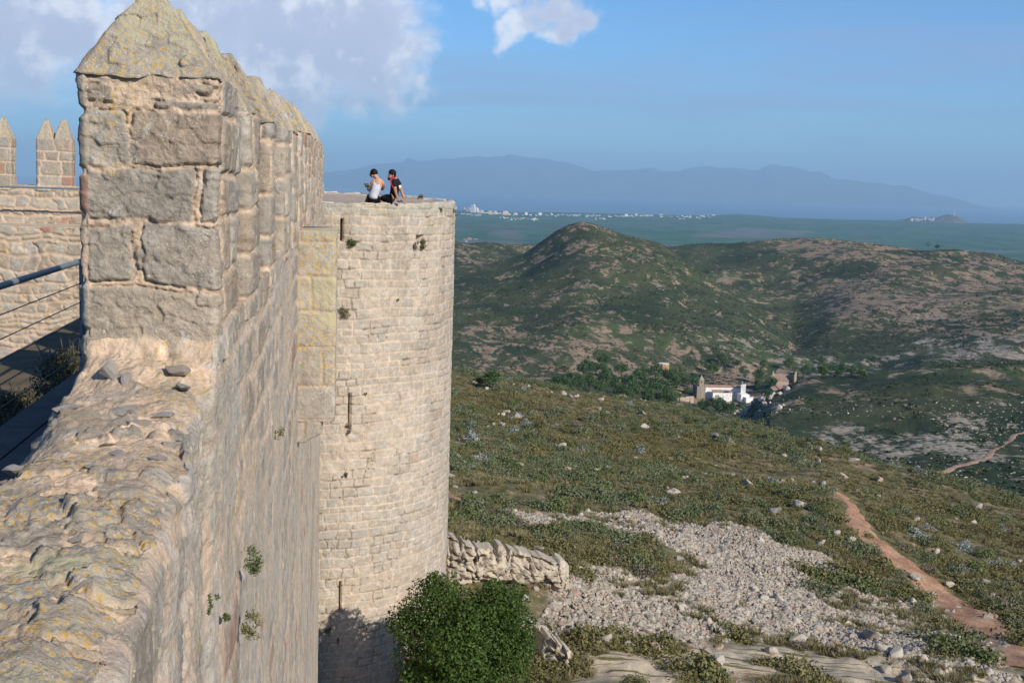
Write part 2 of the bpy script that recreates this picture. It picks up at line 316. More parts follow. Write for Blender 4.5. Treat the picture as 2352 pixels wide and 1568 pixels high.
# ------------------------------------------------------------------ ground sheet
def ground_mat():
    m, t, b = mat_base('ground', .95)
    g = t.new('ShaderNodeTexCoord').outputs['Object']
    def at_(n): return t.new('ShaderNodeAttribute', attribute_name=n).outputs['Fac']
    lm = at_('lime'); sc_, sl_, ba, fi, ra = at_('scree'), at_('slab'), at_('bare'), at_('field'), at_('range')
    # near: tufted grass, soil, gravel
    n1 = t.noise(g, 3.0, 6, .65); n2 = t.noise(g, .55, 5, .6); n3 = t.noise(g, 14, 4, .7); n4 = t.noise(g, .16, 4, .6)
    grass = t.mix(t.mapr(n1, .35, .65), (.070, .070, .026), (.17, .145, .070))
    soil = t.mix(t.mapr(n3, .35, .65), (.22, .135, .085), (.33, .225, .15))
    peb = t.mapr(t.vor(g, 5.5), .16, .30, 1, 0); peb = t.math('MULTIPLY', peb, t.mapr(n2, .50, .62))
    nearc = t.mix(t.mapr(n2, .52, .66), grass, soil); nearc = t.mix(peb, nearc, (.46, .43, .38))
    screec = t.mix(t.vor(g, 4.5, out='Color'), (.34, .28, .205), (.53, .46, .36)); 
    vd = t.vor(g, 4.5, 'DISTANCE_TO_EDGE'); screec = t.mix(t.mapr(vd, 0, .12), (.16, .14, .11), screec)
    stx = t.new('ShaderNodeMapping'); stx.inputs['Scale'].default_value = (.22, 3.4, 2); stx.inputs['Rotation'].default_value = (0, 0, .15); t.l.new(g, stx.inputs[0])
    sn = t.noise(stx.outputs[0], 1.3, 7, .62, .5); sn2 = t.noise(g, 2.2, 7, .7)
    slabc = t.mix(t.mapr(sn2, .3, .7), (.37, .295, .21), (.53, .45, .335)); slabc = t.mix(t.mapr(sn, .53, .57), slabc, (.13, .12, .05)); slabc = t.mix(t.mapr(sn, .30, .36, 1, 0), slabc, (.60, .53, .41))
    # far slopes: maquis over limestone and pale earth
    h1 = t.noise(g, .0075, 7, .62, .4); h2 = t.noise(g, .05, 6, .7); h3 = t.noise(g, .22, 5, .75); h4 = t.noise(g, .0022, 4, .5)
    strx = t.new('ShaderNodeMapping'); strx.inputs['Scale'].default_value = (1, .45, 1); t.l.new(g, strx.inputs[0])
    hs = t.noise(strx.outputs[0], .09, 7, .72, .3)
    maq = t.mix(t.mapr(h2, .3, .7), (.044, .056, .025), (.076, .084, .038)); maq = t.mix(t.mapr(t.noise(g, .011, 5, .6), .46, .60), maq, (.028, .044, .022)); maq = t.mix(t.mapr(h1, .55, .72), maq, (.062, .10, .030))
    earth = t.mix(t.mapr(h3, .35, .65), (.20, .135, .085), (.31, .235, .16)); lime = t.mix(t.mapr(h3, .4, .6), (.21, .17, .125), (.36, .31, .25))
    openc = t.mix(t.math('MAXIMUM', t.mapr(h4, .42, .5), t.mapr(ra, 950, 1200)), lime, earth); openc = t.mix(t.math('MULTIPLY', lm, .7), openc, (.36, .32, .25)); hf = t.noise(g, .55, 5, .7)
    k = t.math('ADD', t.math('MULTIPLY', hs, 1.0), t.math('MULTIPLY', ba, .10)); k = t.math('ADD', k, t.math('MULTIPLY', t.math('SUBTRACT', h1, .5), .42)); k = t.math('ADD', k, t.math('MULTIPLY', t.math('SUBTRACT', h3, .5), .20))
    k = t.math('ADD', k, t.math('MULTIPLY', t.mapr(ra, 980, 700), t.math('MULTIPLY', t.mapr(ra, 480, 620), .06)))
    k = t.math('ADD', k, t.math('MULTIPLY', lm, t.math('MULTIPLY', t.math('SUBTRACT', hf, .40), .75)))
    farc = t.mix(t.mapr(k, .555, .635), maq, openc)
    # plain: pine forest and fields
    f1 = t.noise(g, .0035, 6, .6); f2 = t.noise(g, .0009, 4, .5); f3 = t.noise(g, .02, 5, .75)
    fore = t.mix(t.mapr(f3, .35, .65), (.014, .062, .024), (.042, .11, .042)); fore = t.mix(t.mapr(f2, .55, .62), fore, (.055, .085, .055))
    f4 = t.noise(g, .0055, 5, .7); fore = t.mix(t.mapr(f4, .42, .6), t.mix(1, fore, (.6, .68, .7), 'MULTIPLY'), t.mix(1, fore, (1.5, 1.35, 1.2), 'MULTIPLY'))
    fore = t.mix(t.math('MULTIPLY', t.mapr(t.noise(g, .0016, 6, .65), .60, .63), .6), fore, (.12, .115, .07))
    fore = t.mix(fi, fore, t.mix(t.mapr(f1, .4, .6), (.13, .125, .10), (.075, .10, .07)))
    c = t.mix(t.mapr(ra, 140, 210), nearc, farc); c = t.mix(t.mapr(ra, 2400, 3400), c, fore)
    c = t.mix(sc_, c, screec); c = t.mix(sl_, c, slabc); c = t.mix(t.math('MULTIPLY', at_('cliff'), t.mapr(h3, .42, .5)), c, lime)
    t.put(b.inputs['Base Color'], c)
    hgt = t.math('ADD', t.math('MULTIPLY', n1, .5), n3); bump(t, b, t.math('ADD', hgt, t.math('MULTIPLY', sn, sl_)), .55, .06)
    return m
m_cliff = np.zeros_like(TX); q = (RR > 170)&(RR < 900); m_cliff[q] = poly_mask(CLIFF, TX[q], TY[q], 8)
TZ = TZ + m_cliff*.8*np.abs(fbm(TX/7, TY/7, 0, 4, 77))
# scree is a lumpy sheet, the slabs are smooth shelves
TZ = TZ + m_scree*.12*fbm(TX/.35, TY/.35, 0, 3, 51)
gm = ground_mat()
me = npmesh('ground', np.stack([TX, TY, TZ], -1), gridF(len(_r), len(_az), flip=False), gm, True,
            dict(lime=m_lime.ravel(), scree=m_scree.ravel(), slab=m_slab.ravel(), bare=m_bare.ravel(), field=m_field.ravel(), range=RR.ravel(), cliff=m_cliff.ravel()))
g_ob = link('ground', me); g_ob['kind'] = 'structure'

def ribbon(name, P, wd, mat, lift=.03, step=.5, rag=.25):
    pts = [Vector(p[:2]) for p in P]; out = []
    for a, b_ in zip(pts[:-1], pts[1:]):
        n = max(2, int((b_-a).length/step)); out += [a.lerp(b_, i/n) for i in range(n)]
    out.append(pts[-1]); C = np.array([tuple(p) for p in out]); k = max(1, int(2/step))
    kk = np.ones(2*k+1)/(2*k+1); C = np.stack([np.convolve(np.pad(C[:, i], k, 'edge'), kk, 'valid') for i in (0, 1)], -1); C = C+.45*np.stack([fbm(C[:, 0]/4, C[:, 1]/4, i, 3, 400+i) for i in (0, 1)], -1)
    T = np.gradient(C, axis=0); T /= np.linalg.norm(T, axis=1)[:, None]; N = np.stack([-T[:, 1], T[:, 0]], -1)
    s = np.arange(len(C))*step; u = np.linspace(-1, 1, 13); V = []
    wl = wd(s) if callable(wd) else np.full(len(C), wd)
    L = wl*(1+rag*fbm(s/(wl*2+.1), 1.0, 0, 3, 5)); R_ = wl*(1+rag*fbm(s/(wl*2+.1), 9.0, 0, 3, 6))
    off = np.where(u[None] < 0, u[None]*L[:, None], u[None]*R_[:, None])
    X = C[:, 0:1]+N[:, 0:1]*off; Y = C[:, 1:2]+N[:, 1:2]*off
    Z = height(X, Y)+lift*(1.0-1.6*np.abs(u[None])**4)
    o = link(name, npmesh(name, np.stack([X, Y, Z], -1), gridF(len(C), 13), mat, True)); o['kind'] = 'structure'; return o
def path_mat():
    m, t, b = mat_base('red_earth', .97); g = t.new('ShaderNodeTexCoord').outputs['Object']
    n = t.noise(g, 1.1, 6, .65); n2 = t.noise(g, 9, 5, .7)
    c = t.mix(t.mapr(n, .35, .65), (.34, .17, .10), (.47, .30, .19)); c = t.mix(t.mapr(t.vor(g, 6), .12, .2, .8, 0), c, (.45, .36, .28))
    t.put(b.inputs['Base Color'], t.mix(t.mapr(n2, .4, .6), c, t.mix(1, c, (.7, .7, .7), 'MULTIPLY'))); bump(t, b, n2, .5, .04); return m
pm = path_mat()
ribbon('path', PATHP, lambda s: .36+.038*np.clip(s-6, 0, 40)*1.5+.2*np.exp(-((s-3)/3)**2), pm, .05, .25, .3)
ribbon('path', PATHL, .35, pm, .05, .25, .5)
ribbon('path', PATHS, .75, simple('far_path', (.36, .24, .17), .95, .8), .12, 1.0, .45)

# ------------------------------------------------------------------ sea
def sea_mat():
    m, t, b = mat_base('sea', .28); t.put(b.inputs['Base Color'], (.012, .04, .075)); b.inputs['Specular IOR Level'].default_value = .5
    g = t.new('ShaderNodeTexCoord').outputs['Object']; bump(t, b, t.noise(g, .02, 4, .6), .35, 6); return m
rs = np.array([4000, 9000, 14000, 20000, 30000, 45000, 64000.]); as_ = np.linspace(-PI, PI, 97)
R2, A2 = np.meshgrid(rs, as_, indexing='ij')
V = np.stack([R2*np.sin(A2), R2*np.cos(A2), np.full(R2.shape, -300.)], -1)
o = link('sea', npmesh('sea', V, gridF(len(rs), len(as_)), sea_mat(), True)); o['kind'] = 'structure'

# ------------------------------------------------------------------ the range across the bay
mt = [(420, 440), (600, 415), (700, 403), (800, 388), (860, 378), (950, 368), (1010, 364), (1080, 362), (1140, 358), (1180, 355), (1205, 361), (1235, 361), (1290, 374), (1340, 385), (1400, 389), (1440, 393), (1490, 386), (1520, 391), (1560, 394),
      (1610, 389), (1650, 393), (1700, 389), (1740, 390), (1765, 382), (1790, 379), (1830, 384), (1870, 392), (1910, 404), (1950, 409), (2010, 420), (2060, 429), (2120, 440), (2150, 446), (2190, 456), (2230, 466), (2280, 480)]
DM = 47000
ma = np.array([azt(x, y)[0] for x, y in mt]); mz = np.array([-azt(x, y)[1]*DM for x, y in mt])
aa = np.linspace(ma[0], ma[-1], 420); dd = np.linspace(-3500, 3500, 60)
Dg, Ag = np.meshgrid(dd, aa, indexing='ij'); Hc = np.interp(Ag, ma, mz)+70*fbm(Ag*45, 0., 0, 4, 66)*sst(-302, 300, np.interp(Ag, ma, mz))
X = (DM+Dg)*np.sin(Ag); Y = (DM+Dg)*np.cos(Ag)
Zm = -302+(Hc+302)*np.clip(1-np.abs(Dg/3500)**1.4, 0, 1)*(1+.45*fbm(X/1500, Y/1500, 0, 5, 9)*np.abs(Dg/3500)**.6)
o = link('hills', npmesh('mountain_range', np.stack([X, Y, Zm], -1), gridF(60, 420), simple('far_hill', (.03, .042, .03), .95, .0012, (.07, .075, .055)), True)); o['kind'] = 'structure'
# headland with its tower, right of the coast
hp = [(2050, 507), (2075, 503), (2100, 498), (2135, 500), (2150, 499), (2175, 493), (2190, 493), (2205, 500), (2220, 510)]
ha = np.array([azt(x, y)[0] for x, y in hp]); hz = np.array([-azt(x, y)[1]*13600 for x, y in hp])
aa = np.linspace(ha[0], ha[-1], 120); dd = np.linspace(-420, 420, 30); Dg, Ag = np.meshgrid(dd, aa, indexing='ij')
Zh = -305+(np.interp(Ag, ha, hz)+305)*np.clip(1-np.abs(Dg/420)**2, 0, 1)
X = (13600+Dg)*np.sin(Ag); Y = (13600+Dg)*np.cos(Ag)
o = link('terrain', npmesh('headland', np.stack([X, Y, Zh+4*fbm(X/60, Y/60, 0, 3, 4)], -1), gridF(30, 120), simple('headland', (.035, .045, .03), .95, .02, (.16, .13, .10)), True)); o['kind'] = 'structure'

# ------------------------------------------------------------------ haze
hb = bpy.data.materials.new('haze'); hb.use_nodes = True; t = NT(hb.node_tree); t.n.clear()
pv = t.new('ShaderNodeVolumePrincipled'); pv.inputs['Color'].default_value = (.45, .73, 1.0, 1); pv.inputs['Density'].default_value = 4.6e-5; pv.inputs['Anisotropy'].default_value = 0.0
oo = t.new('ShaderNodeOutputMaterial'); t.l.new(pv.outputs[0], oo.inputs['Volume'])
x0, x1, y0, y1, z0, z1 = -66000, 66000, -66000, 66000, -335, 1330
V = [(x, y, z) for x in (x0, x1) for y in (y0, y1) for z in (z0, z1)]
F = [(0, 1, 3, 2), (4, 6, 7, 5), (0, 4, 5, 1), (2, 3, 7, 6), (0, 2, 6, 4), (1, 5, 7, 3)]
o = link('haze', npmesh('haze', V, F, hb)); o['kind'] = 'stuff'; o['label'] = 'pale blue haze over the valley, the plain and the bay'; o['category'] = 'haze'
# ------------------------------------------------------------------ castle stone
def stone_mat(name, fine=1.0, lich_gain=1.0, bs=.6, rim=False):
    m, t, b = mat_base(name, .93); g = t.new('ShaderNodeTexCoord').outputs['Object']
    col = t.new('ShaderNodeAttribute', attribute_name='Col').outputs['Color']; li = t.new('ShaderNodeAttribute', attribute_name='lich').outputs['Fac']
    n1 = t.noise(g, 3.2*fine, 7, .65); n2 = t.noise(g, 16*fine, 7, .7); n3 = t.noise(g, 60*fine, 5, .7)
    c = t.mix(t.mapr(n2, .3, .7), t.mix(1, col, (.80, .79, .77), 'MULTIPLY'), t.mix(1, col, (1.16, 1.14, 1.12), 'MULTIPLY'))
    c = t.mix(t.math('MULTIPLY', t.mapr(n1, .52, .72), .45), c, (.40, .305, .215))
    c = t.mix(t.math('MULTIPLY', t.mapr(n3, .58, .66), .55), c, (.17, .15, .125))
    # pale crusts and yellow / orange rosettes of lichen
    cr = t.noise(g, 9*fine, 8, .75, .6); c = t.mix(t.math('MULTIPLY', t.mapr(cr, .58, .64), .6), c, (.55, .52, .46))
    c = t.mix(t.math('MULTIPLY', t.mapr(t.vor(g, 75*fine), .22, .12), t.mapr(n1, .45, .6)), c, (.66, .65, .62))
    wv = t.vmath('ADD', g, t.vmath('SCALE', t.noise(g, 30*fine, 3, .6, out=1), .03/fine))
    v = t.vor(wv, 34*fine); ring = t.mapr(v, .42, .34); lm = t.math('MULTIPLY', ring, t.mapr(t.math('ADD', t.noise(g, 2.4*fine, 5, .6), t.math('MULTIPLY', li, .34*lich_gain)), .60, .72))
    lc = t.mix(t.mapr(v, .1, .32), (.50, .27, .08), (.50, .38, .17)); c = t.mix(t.math('MULTIPLY', lm, .85), c, lc)
    ym = t.mapr(t.math('ADD', t.noise(g, 7*fine, 6, .7), t.math('MULTIPLY', t.math('SUBTRACT', li, 1.6), .35)), .52, .62); c = t.mix(t.math('MULTIPLY', ym, .6), c, (.45, .40, .25))
    y2 = t.mapr(t.math('ADD', t.noise(g, 26*fine, 6, .75), t.math('MULTIPLY', t.math('SUBTRACT', li, 1.2), .3)), .50, .60); c = t.mix(t.math('MULTIPLY', y2, .6), c, (.46, .42, .27))
    t.put(b.inputs['Base Color'], c)
    h = t.math('ADD', t.math('MULTIPLY', n2, .6), t.math('MULTIPLY', n3, .25)); h = t.math('ADD', h, t.math('MULTIPLY', cr, .3)); bump(t, b, h, bs, .035/fine); return m
M_NEAR = stone_mat('weathered_stone_near', 1.0, 1.0, 1.0); M_FAR = stone_mat('weathered_stone', .45, .8, .7)
PAL = np.array((1.0, .955, .875))*np.array([(.355, .33, .30), (.39, .36, .32), (.33, .30, .265), (.355, .30, .25), (.41, .385, .35), (.335, .325, .31), (.41, .365, .31)])
MORT = np.array((.58, .445, .325)); RED = np.array((.35, .215, .16))
def masonry(s, t, rowh=.25, ln=.4, seed=0, gap=.008, rr=.03, wob=.03, tmin=-20, tmax=4, jr=.25):
    g = np.random.RandomState(seed); n = int((tmax-tmin)/rowh)+4
    hs = rowh*(1+jr*(g.rand(n)-.5)*2); B = tmin+np.cumsum(hs)
    tw = t+wob*.5*fbm(s/.9, t/.9, 0, 3, seed+1); sw = s+wob*.8*fbm(s/.3, t/.3, 7.3, 3, seed+2)
    r = np.clip(np.searchsorted(B, tw), 1, n-1); et = np.minimum(tw-B[r-1], B[r]-tw)
    lr = ln*(.75+.5*_h(r, r*0, r*0, seed+3)); q = sw/lr+_h(r, r*0+5, r*0, seed+4)*7
    i = np.floor(q); jb = lambda k: k+.5*(_h(k, r, r*0, seed+6)-.5)
    i = np.where(q < jb(i), i-1, i); i = np.where(q >= jb(i+1), i+1, i)
    es = np.minimum(q-jb(i), jb(i+1)-q)*lr
    e = np.minimum(es, et)-.25*gap; e = np.where((es < rr) & (et < rr), rr-np.hypot(rr-es, rr-et)*1.0, e)
    return sst(gap, gap+rr, e), i, r, (i*0+1)
def stone_cols(i, r, seed, redp=.05):
    a = _h(i, r, r*0, seed+8); c = PAL[(a*len(PAL)).astype(int) % len(PAL)]*(.88+.24*_h(i, r, r*0+1, seed+9))[..., None]
    return np.where((_h(i, r, r*0+2, seed+10) < redp)[..., None], RED, c)
# frame of the near wall: d along it, w to the inside (left), z up
_u = ray(790, 413); U = Vector((_u.x, _u.y, 0)).normalized(); L = Vector((-U.y, U.x, 0))
def WV(d, w, z):
    d, w, z = np.broadcast_arrays(np.asarray(d, float), np.asarray(w, float), np.asarray(z, float))
    return np.stack([d*U.x+w*L.x, d*U.y+w*L.y, z], -1)
def hit_w(x, y, w): v = ray(x, y); k = w/v.dot(L); p = v*k; return p.dot(U), p.z          # -> d, z on the plane at w
def hit_d(x, y, d): v = ray(x, y); k = d/v.dot(U); p = v*k; return p.dot(L), p.z          # -> w, z on the plane at d
WO = .55; WI = 1.15
DN = hit_w(500, 700, WO)[0]                                                              # near face of the first merlon
WI = hit_d(186, 500, DN)[0]; WM = (WO+WI)/2
base = lambda d: -.72+.30*(np.clip(d, 5, 31)-5)/26
def sill(d, w):
    z = np.interp(d, [-3, 2.6, 3.3, 3.9, 4.3, DN-.28, DN-.03, DN, DN+.3], [-1.14, -1.13, -1.10, -1.05, -1.00, -.90, -.79, base(DN), base(DN)])
    f = (w-WO)/(WI-WO); fade = 1-sst(DN-.2, DN, d)
    z = z+fade*(.008*np.sin(f*PI)+.007*fbm(d/.5, w/.35, 0, 2, 60))
    z = z-fade*.05*sst(.80, 1.05, f+.12*fbm(d/.4, 2., 0, 3, 62))-fade*.05*sst(.25, 0, f)
    return np.where(d > DN, base(d)+.012*fbm(d/.12, w/.12, 0, 3, 63), z)
# stones bedded in the crenel: pixel centre, half sizes (m), turn, proudness, colour
SST = [(290, 835, .05, .06, .5, .02, 0), (445, 840, .06, .045, .2, .02, 5), (430, 995, .13, .05, .35, .025, 5), (280, 945, .05, .05, .2, .018, 0), (255, 1085, .07, .03, 1.2, .016, 5), (205, 930, .09, .07, .4, .03, 3),
       (115, 1165, .09, .13, .4, .02, 5), (330, 1165, .10, .06, .2, .015, 5), (60, 1240, .10, .12, .3, .02, 2), (230, 1290, .12, .17, .25, .022, 0), (30, 1380, .1, .1, .2, .02, 5), (170, 1420, .09, .12, .5, .02, 1),
       (260, 1330, .08, .09, .9, .03, 4), (150, 1535, .12, .22, .15, .03, 0), (370, 1080, .05, .06, .1, .02, 4), (110, 1080, .05, .09, .3, .02, 3), (210, 1000, .05, .05, .3, .015, 2), (340, 940, .04, .04, .7, .02, 0), (215, 1200, .1, .09, .6, .01, 1)]
SPT = []
for (x, y, a, b_, ro, pr, ci) in SST:
    v = ray(x, y); d_ = 3.
    for it in range(12):
        k = float(sill(np.array(d_), np.array(.85)))/v.z; p = v*k; d_ = p.dot(U)
    SPT.append((d_, p.dot(L), a, b_, ro, pr, PAL[ci]*(.95 if ci != 5 else .9)))
dv = np.concatenate([np.linspace(-3, 1.6, 60)[:-1], np.arange(1.6, DN+.05, .0085), np.geomspace(DN+.06, 31.2, 620)])
pz = np.geomspace(.006, 14.4, 400)-.006                                                  # distance below the outer edge
pt = np.linspace(0, 1, 74); pi_ = np.linspace(.01, 1.1, 24)
DG = dv[:, None]; no, nt_, ni = len(pz), len(pt), len(pi_)
eo = sill(DG, np.full_like(DG, WO)); ei = sill(DG, np.full_like(DG, WI))
er_o = .030*fbm(DG/.35, 1., 0, 4, 64)*(1-sst(DN, DN+.2, DG)); er_i = .05*fbm(DG/.30, 5., 0, 4, 65)*(1-sst(DN-.3, DN+.2, DG))
# outer face
D0, P0 = np.broadcast_arrays(DG, pz[::-1][None]); Zo = eo-P0
st_, i0, r0, _ = masonry(D0, Zo, .34, .62, 100, .012, .05, .10)
wx_, wz_ = D0+.03*fbm(D0/.08, Zo/.08, 0, 3, 500), Zo+.03*fbm(D0/.08, Zo/.08, 3, 3, 501); fa1, fc1 = facets(wx_/.15, wz_/.10, 510, .5); fa2, fc2 = facets(wx_/.045, wz_/.035, 511, .8); cov = sst(-.25, .25, fbm(D0/1.3, Zo/1.3, 0, 4, 70)-.12); st2 = st_*(1-.75*cov)
ho = .015*st2+.004*fbm(D0/1.3, Zo/1.3, 0, 3, 72)+.003*fbm(D0/.05, Zo/.05, 0, 4, 73)+.007*fa1+.004*fa2
rnd_o = .028*np.exp(-P0/.016)*(1+.8*fbm(D0/.12, 3., 0, 4, 74))*np.where(D0 < DN, 1, .35)
Vo = WV(D0, WO-er_o-ho+rnd_o, Zo)
plas = np.array((.46, .405, .33)); sc0 = stone_cols(i0, r0, 100, .02)
pk = sst(.14, .40, fbm(D0/.30, Zo/.6, 3, 5, 75)); wh = sst(.25, .5, fbm(D0/.12, Zo/.5, 5, 5, 76))
co = sc0*(1-cov)[..., None]+plas*cov[..., None]; mm = np.clip((1-st_)*.9*(1-.6*cov)+pk*.75, 0, 1)[..., None]; co = co*(.90+.10*fc1+.12*(fc2-.5))[..., None]; co = co*(1-mm)+MORT*mm; co = co*(1-.5*wh[..., None])+np.array((.47, .45, .41))*.5*wh[..., None]
# top
D1, P1 = np.broadcast_arrays(DG, pt[None]); ws_ = (WO-er_o-ho+rnd_o)[:, -1:]; w1 = ws_+(WI-er_i-ws_)*P1; z1 = sill(D1, w1)
c1 = np.ones(D1.shape+(3,))*MORT; gm_ = .5+.5*fbm(D1/.2, w1/.2, 0, 4, 80); c1 = c1*(.80+.35*gm_[..., None]); gy = .6*sst(.05, .3, fbm(D1/.28, w1/.28, 9, 4, 81)); c1 = c1*(1-.7*gy[..., None])+np.array((.33, .28, .225))*.7*gy[..., None]
for (a, b_, ra, rb, ro, pr, cc) in SPT:
    dx, dy = D1-a, w1-b_; xr = dx*math.cos(ro)+dy*math.sin(ro); yr = -dx*math.sin(ro)+dy*math.cos(ro)
    q = np.maximum(np.abs(xr)/ra, np.abs(yr)/rb)*.6+.4*np.hypot(xr/ra, yr/rb)+.22*fbm(D1/.05, w1/.05, a, 3, 82); k = sst(1.05, .85, q)
    z1 = z1+k*(pr*.7*(1+.4*xr/ra+.3*yr/rb)+.004*fbm(D1/.03, w1/.03, 1, 3, 83))-.010*np.exp(-((q-1.08)/.08)**2)*(q > 1)
    c1 = c1*(1-k[..., None])+cc*.93*k[..., None]
wx_, wy_ = D1+.05*fbm(D1/.12, w1/.12, 0, 3, 520), w1+.05*fbm(D1/.12, w1/.12, 3, 3, 521); f1, c1a = facets(wx_/.16, wy_/.13, 530, .9); f2, c2a = facets(wx_/.055, wy_/.05, 531, 1.0); f3, c3a = facets(wx_/.02, wy_/.018, 532, 1.0)
rub = sst(-.35, .25, fbm(D1/.3, w1/.3, 7, 3, 533)); z1 = z1+(.009*f1*rub+.0075*f2*(.35+.65*rub)+.005*f3)*(D1 < DN-.02)
c1 = c1*(.84+.20*c2a*rub+.16*c3a)[..., None]; stn = (sst(.50, .54, c1a)*rub)[..., None]; c1 = c1*(1-.85*stn)+PAL[(c2a*6).astype(int)]*.82*.85*stn; c1 = c1*np.array((1.16, 1.13, 1.08))
z1 = z1+(.006*fbm(D1/.045, w1/.045, 2, 4, 86)+.010*np.minimum(0, fbm(D1/.10, w1/.10, 5, 4, 87)+.15))*(D1 < DN)
V1 = WV(D1, w1, z1-(.04*np.exp(-(1-P1)/.03))*(D1 < DN))
# inner face down to the walk
D2, P2 = np.broadcast_arrays(DG, pi_[None]); z2 = ei-.05+(-1.72-ei+.05)*(P2/1.1); s2, i2, r2, _ = masonry(D2, z2, .3, .5, 130)
V2 = WV(D2, WI-er_i+.02*s2+.03*fbm(D2/.2, z2/.2, 0, 4, 84)+.02, z2); c2 = stone_cols(i2, r2, 130)*s2[..., None]+MORT*(1-s2[..., None])
V = np.concatenate([Vo, V1, V2], 1); Cc = np.concatenate([co, c1, c2], 1)
lich = np.concatenate([.15+0*D0, 1.0+.9*fbm(D1/.25, w1/.25, 4, 4, 85)-.9*sst(3.6, 4.3, D1), .3+0*D2], 1)
castle = empty('castle_wall', tuple(WV(5, .85, -13)), 'long weathered stone curtain wall with pointed merlons running from the foreground to the round tower', 'castle wall')
def rel(o, parent): o.parent = parent; o.matrix_parent_inverse = Matrix.Translation(-parent.location); return o
me = npmesh('wall_body', V, gridF(V.shape[0], V.shape[1], flip=True), M_NEAR, False, dict(Col=Cc.reshape(-1, 3), lich=lich.ravel()))
rel(link('wall_body', me), castle)

M_RUB = simple('rubble_stone', (.48, .45, .41), .93, 14, (.56, .50, .43), 1.0); M_RUB2 = simple('rubble_stone_brown', (.45, .38, .30), .93, 16, (.54, .46, .36), 1.0)
def chunk(seed, n=15):
    r = random.Random(seed); bm = bmesh.new()
    for i in range(n): v = Vector((r.gauss(0, 1), r.gauss(0, 1), r.gauss(0, 1))).normalized(); bm.verts.new(v*(.8+.2*r.random()))
    bmesh.ops.convex_hull(bm, input=bm.verts); bmesh.ops.delete(bm, geom=[v for v in bm.verts if not v.link_faces], context='VERTS')
    bmesh.ops.bevel(bm, geom=bm.edges[:], offset=.035, segments=1, affect='EDGES'); bmesh.ops.triangulate(bm, faces=bm.faces[:]); bmesh.ops.subdivide_edges(bm, edges=bm.edges[:], cuts=2, use_grid_fill=True)
    for v in bm.verts:
        k = float(fbm(np.array(v.co.x*3+seed), np.array(v.co.y*3), np.array(v.co.z*3), 4, seed)); v.co *= 1+.05*k
    me = bpy.data.meshes.new('rubble_stone'); bm.to_mesh(me); bm.free(); return me
CH = [chunk(i) for i in range(10)]
for m_ in CH: m_.materials.append(M_RUB)
CH2 = [m_.copy() for m_ in CH[:5]]
for m_ in CH2: m_.materials.clear(); m_.materials.append(M_RUB2)
rk_ = random.Random(5); spots_ = [(DN-.22, .98, .050, .07), (DN-.26, .90, .030, .05), (DN-.18, .70, .055, .03), (DN-.30, .66, .05, .02)]
spots_ += [(rk_.uniform(2.2, 4.85), rk_.uniform(.60, 1.12), rk_.uniform(.018, .075), None) for i in range(48)]
for (d_, w_, s_, hh_) in spots_:
    z_ = float(sill(np.array(d_), np.array(w_))); o = link('rubble_stone', rk_.choice(CH+CH2)); p = WV(d_, w_, z_+(.35*s_ if hh_ else -.12*s_)); o.location = tuple(p); f_ = hh_/s_ if hh_ else rk_.uniform(.28, .5)
    o.scale = (s_*rk_.uniform(.9, 1.5), s_*rk_.uniform(.7, 1.1), s_*f_); o.rotation_euler = (rk_.gauss(0, .2), rk_.gauss(0, .2), rk_.random()*6.28); rel(o, castle)
def rloop(d0, d1, w0, w1, rc, ds):               # rounded rectangle; returns d, w, normal(d, w), s; begins on the near face at the inner corner
    pts = []
    def seg(a, b_, n_):
        k = max(2, int(math.hypot(b_[0]-a[0], b_[1]-a[1])/ds))
        for i in range(k): t = i/k; pts.append((a[0]+(b_[0]-a[0])*t, a[1]+(b_[1]-a[1])*t, n_[0], n_[1]))
    def arc(cx, cy, a0, a1):
        k = max(3, int(rc*abs(a1-a0)/ds))
        for i in range(k): a = a0+(a1-a0)*i/k; pts.append((cx+rc*math.cos(a), cy+rc*math.sin(a), math.cos(a), math.sin(a)))
    seg((d0, w1-rc), (d0, w0+rc), (-1, 0)); arc(d0+rc, w0+rc, PI, 1.5*PI)
    seg((d0+rc, w0), (d1-rc, w0), (0, -1)); arc(d1-rc, w0+rc, 1.5*PI, 2*PI)
    seg((d1, w0+rc), (d1, w1-rc), (1, 0)); arc(d1-rc, w1-rc, 0, .5*PI)
    seg((d1-rc, w1), (d0+rc, w1), (0, 1)); arc(d0+rc, w1-rc, .5*PI, PI)
    P = np.array(pts); s = np.concatenate([[0], np.cumsum(np.hypot(*(P[1:, :2]-P[:-1, :2]).T))]); return P, s
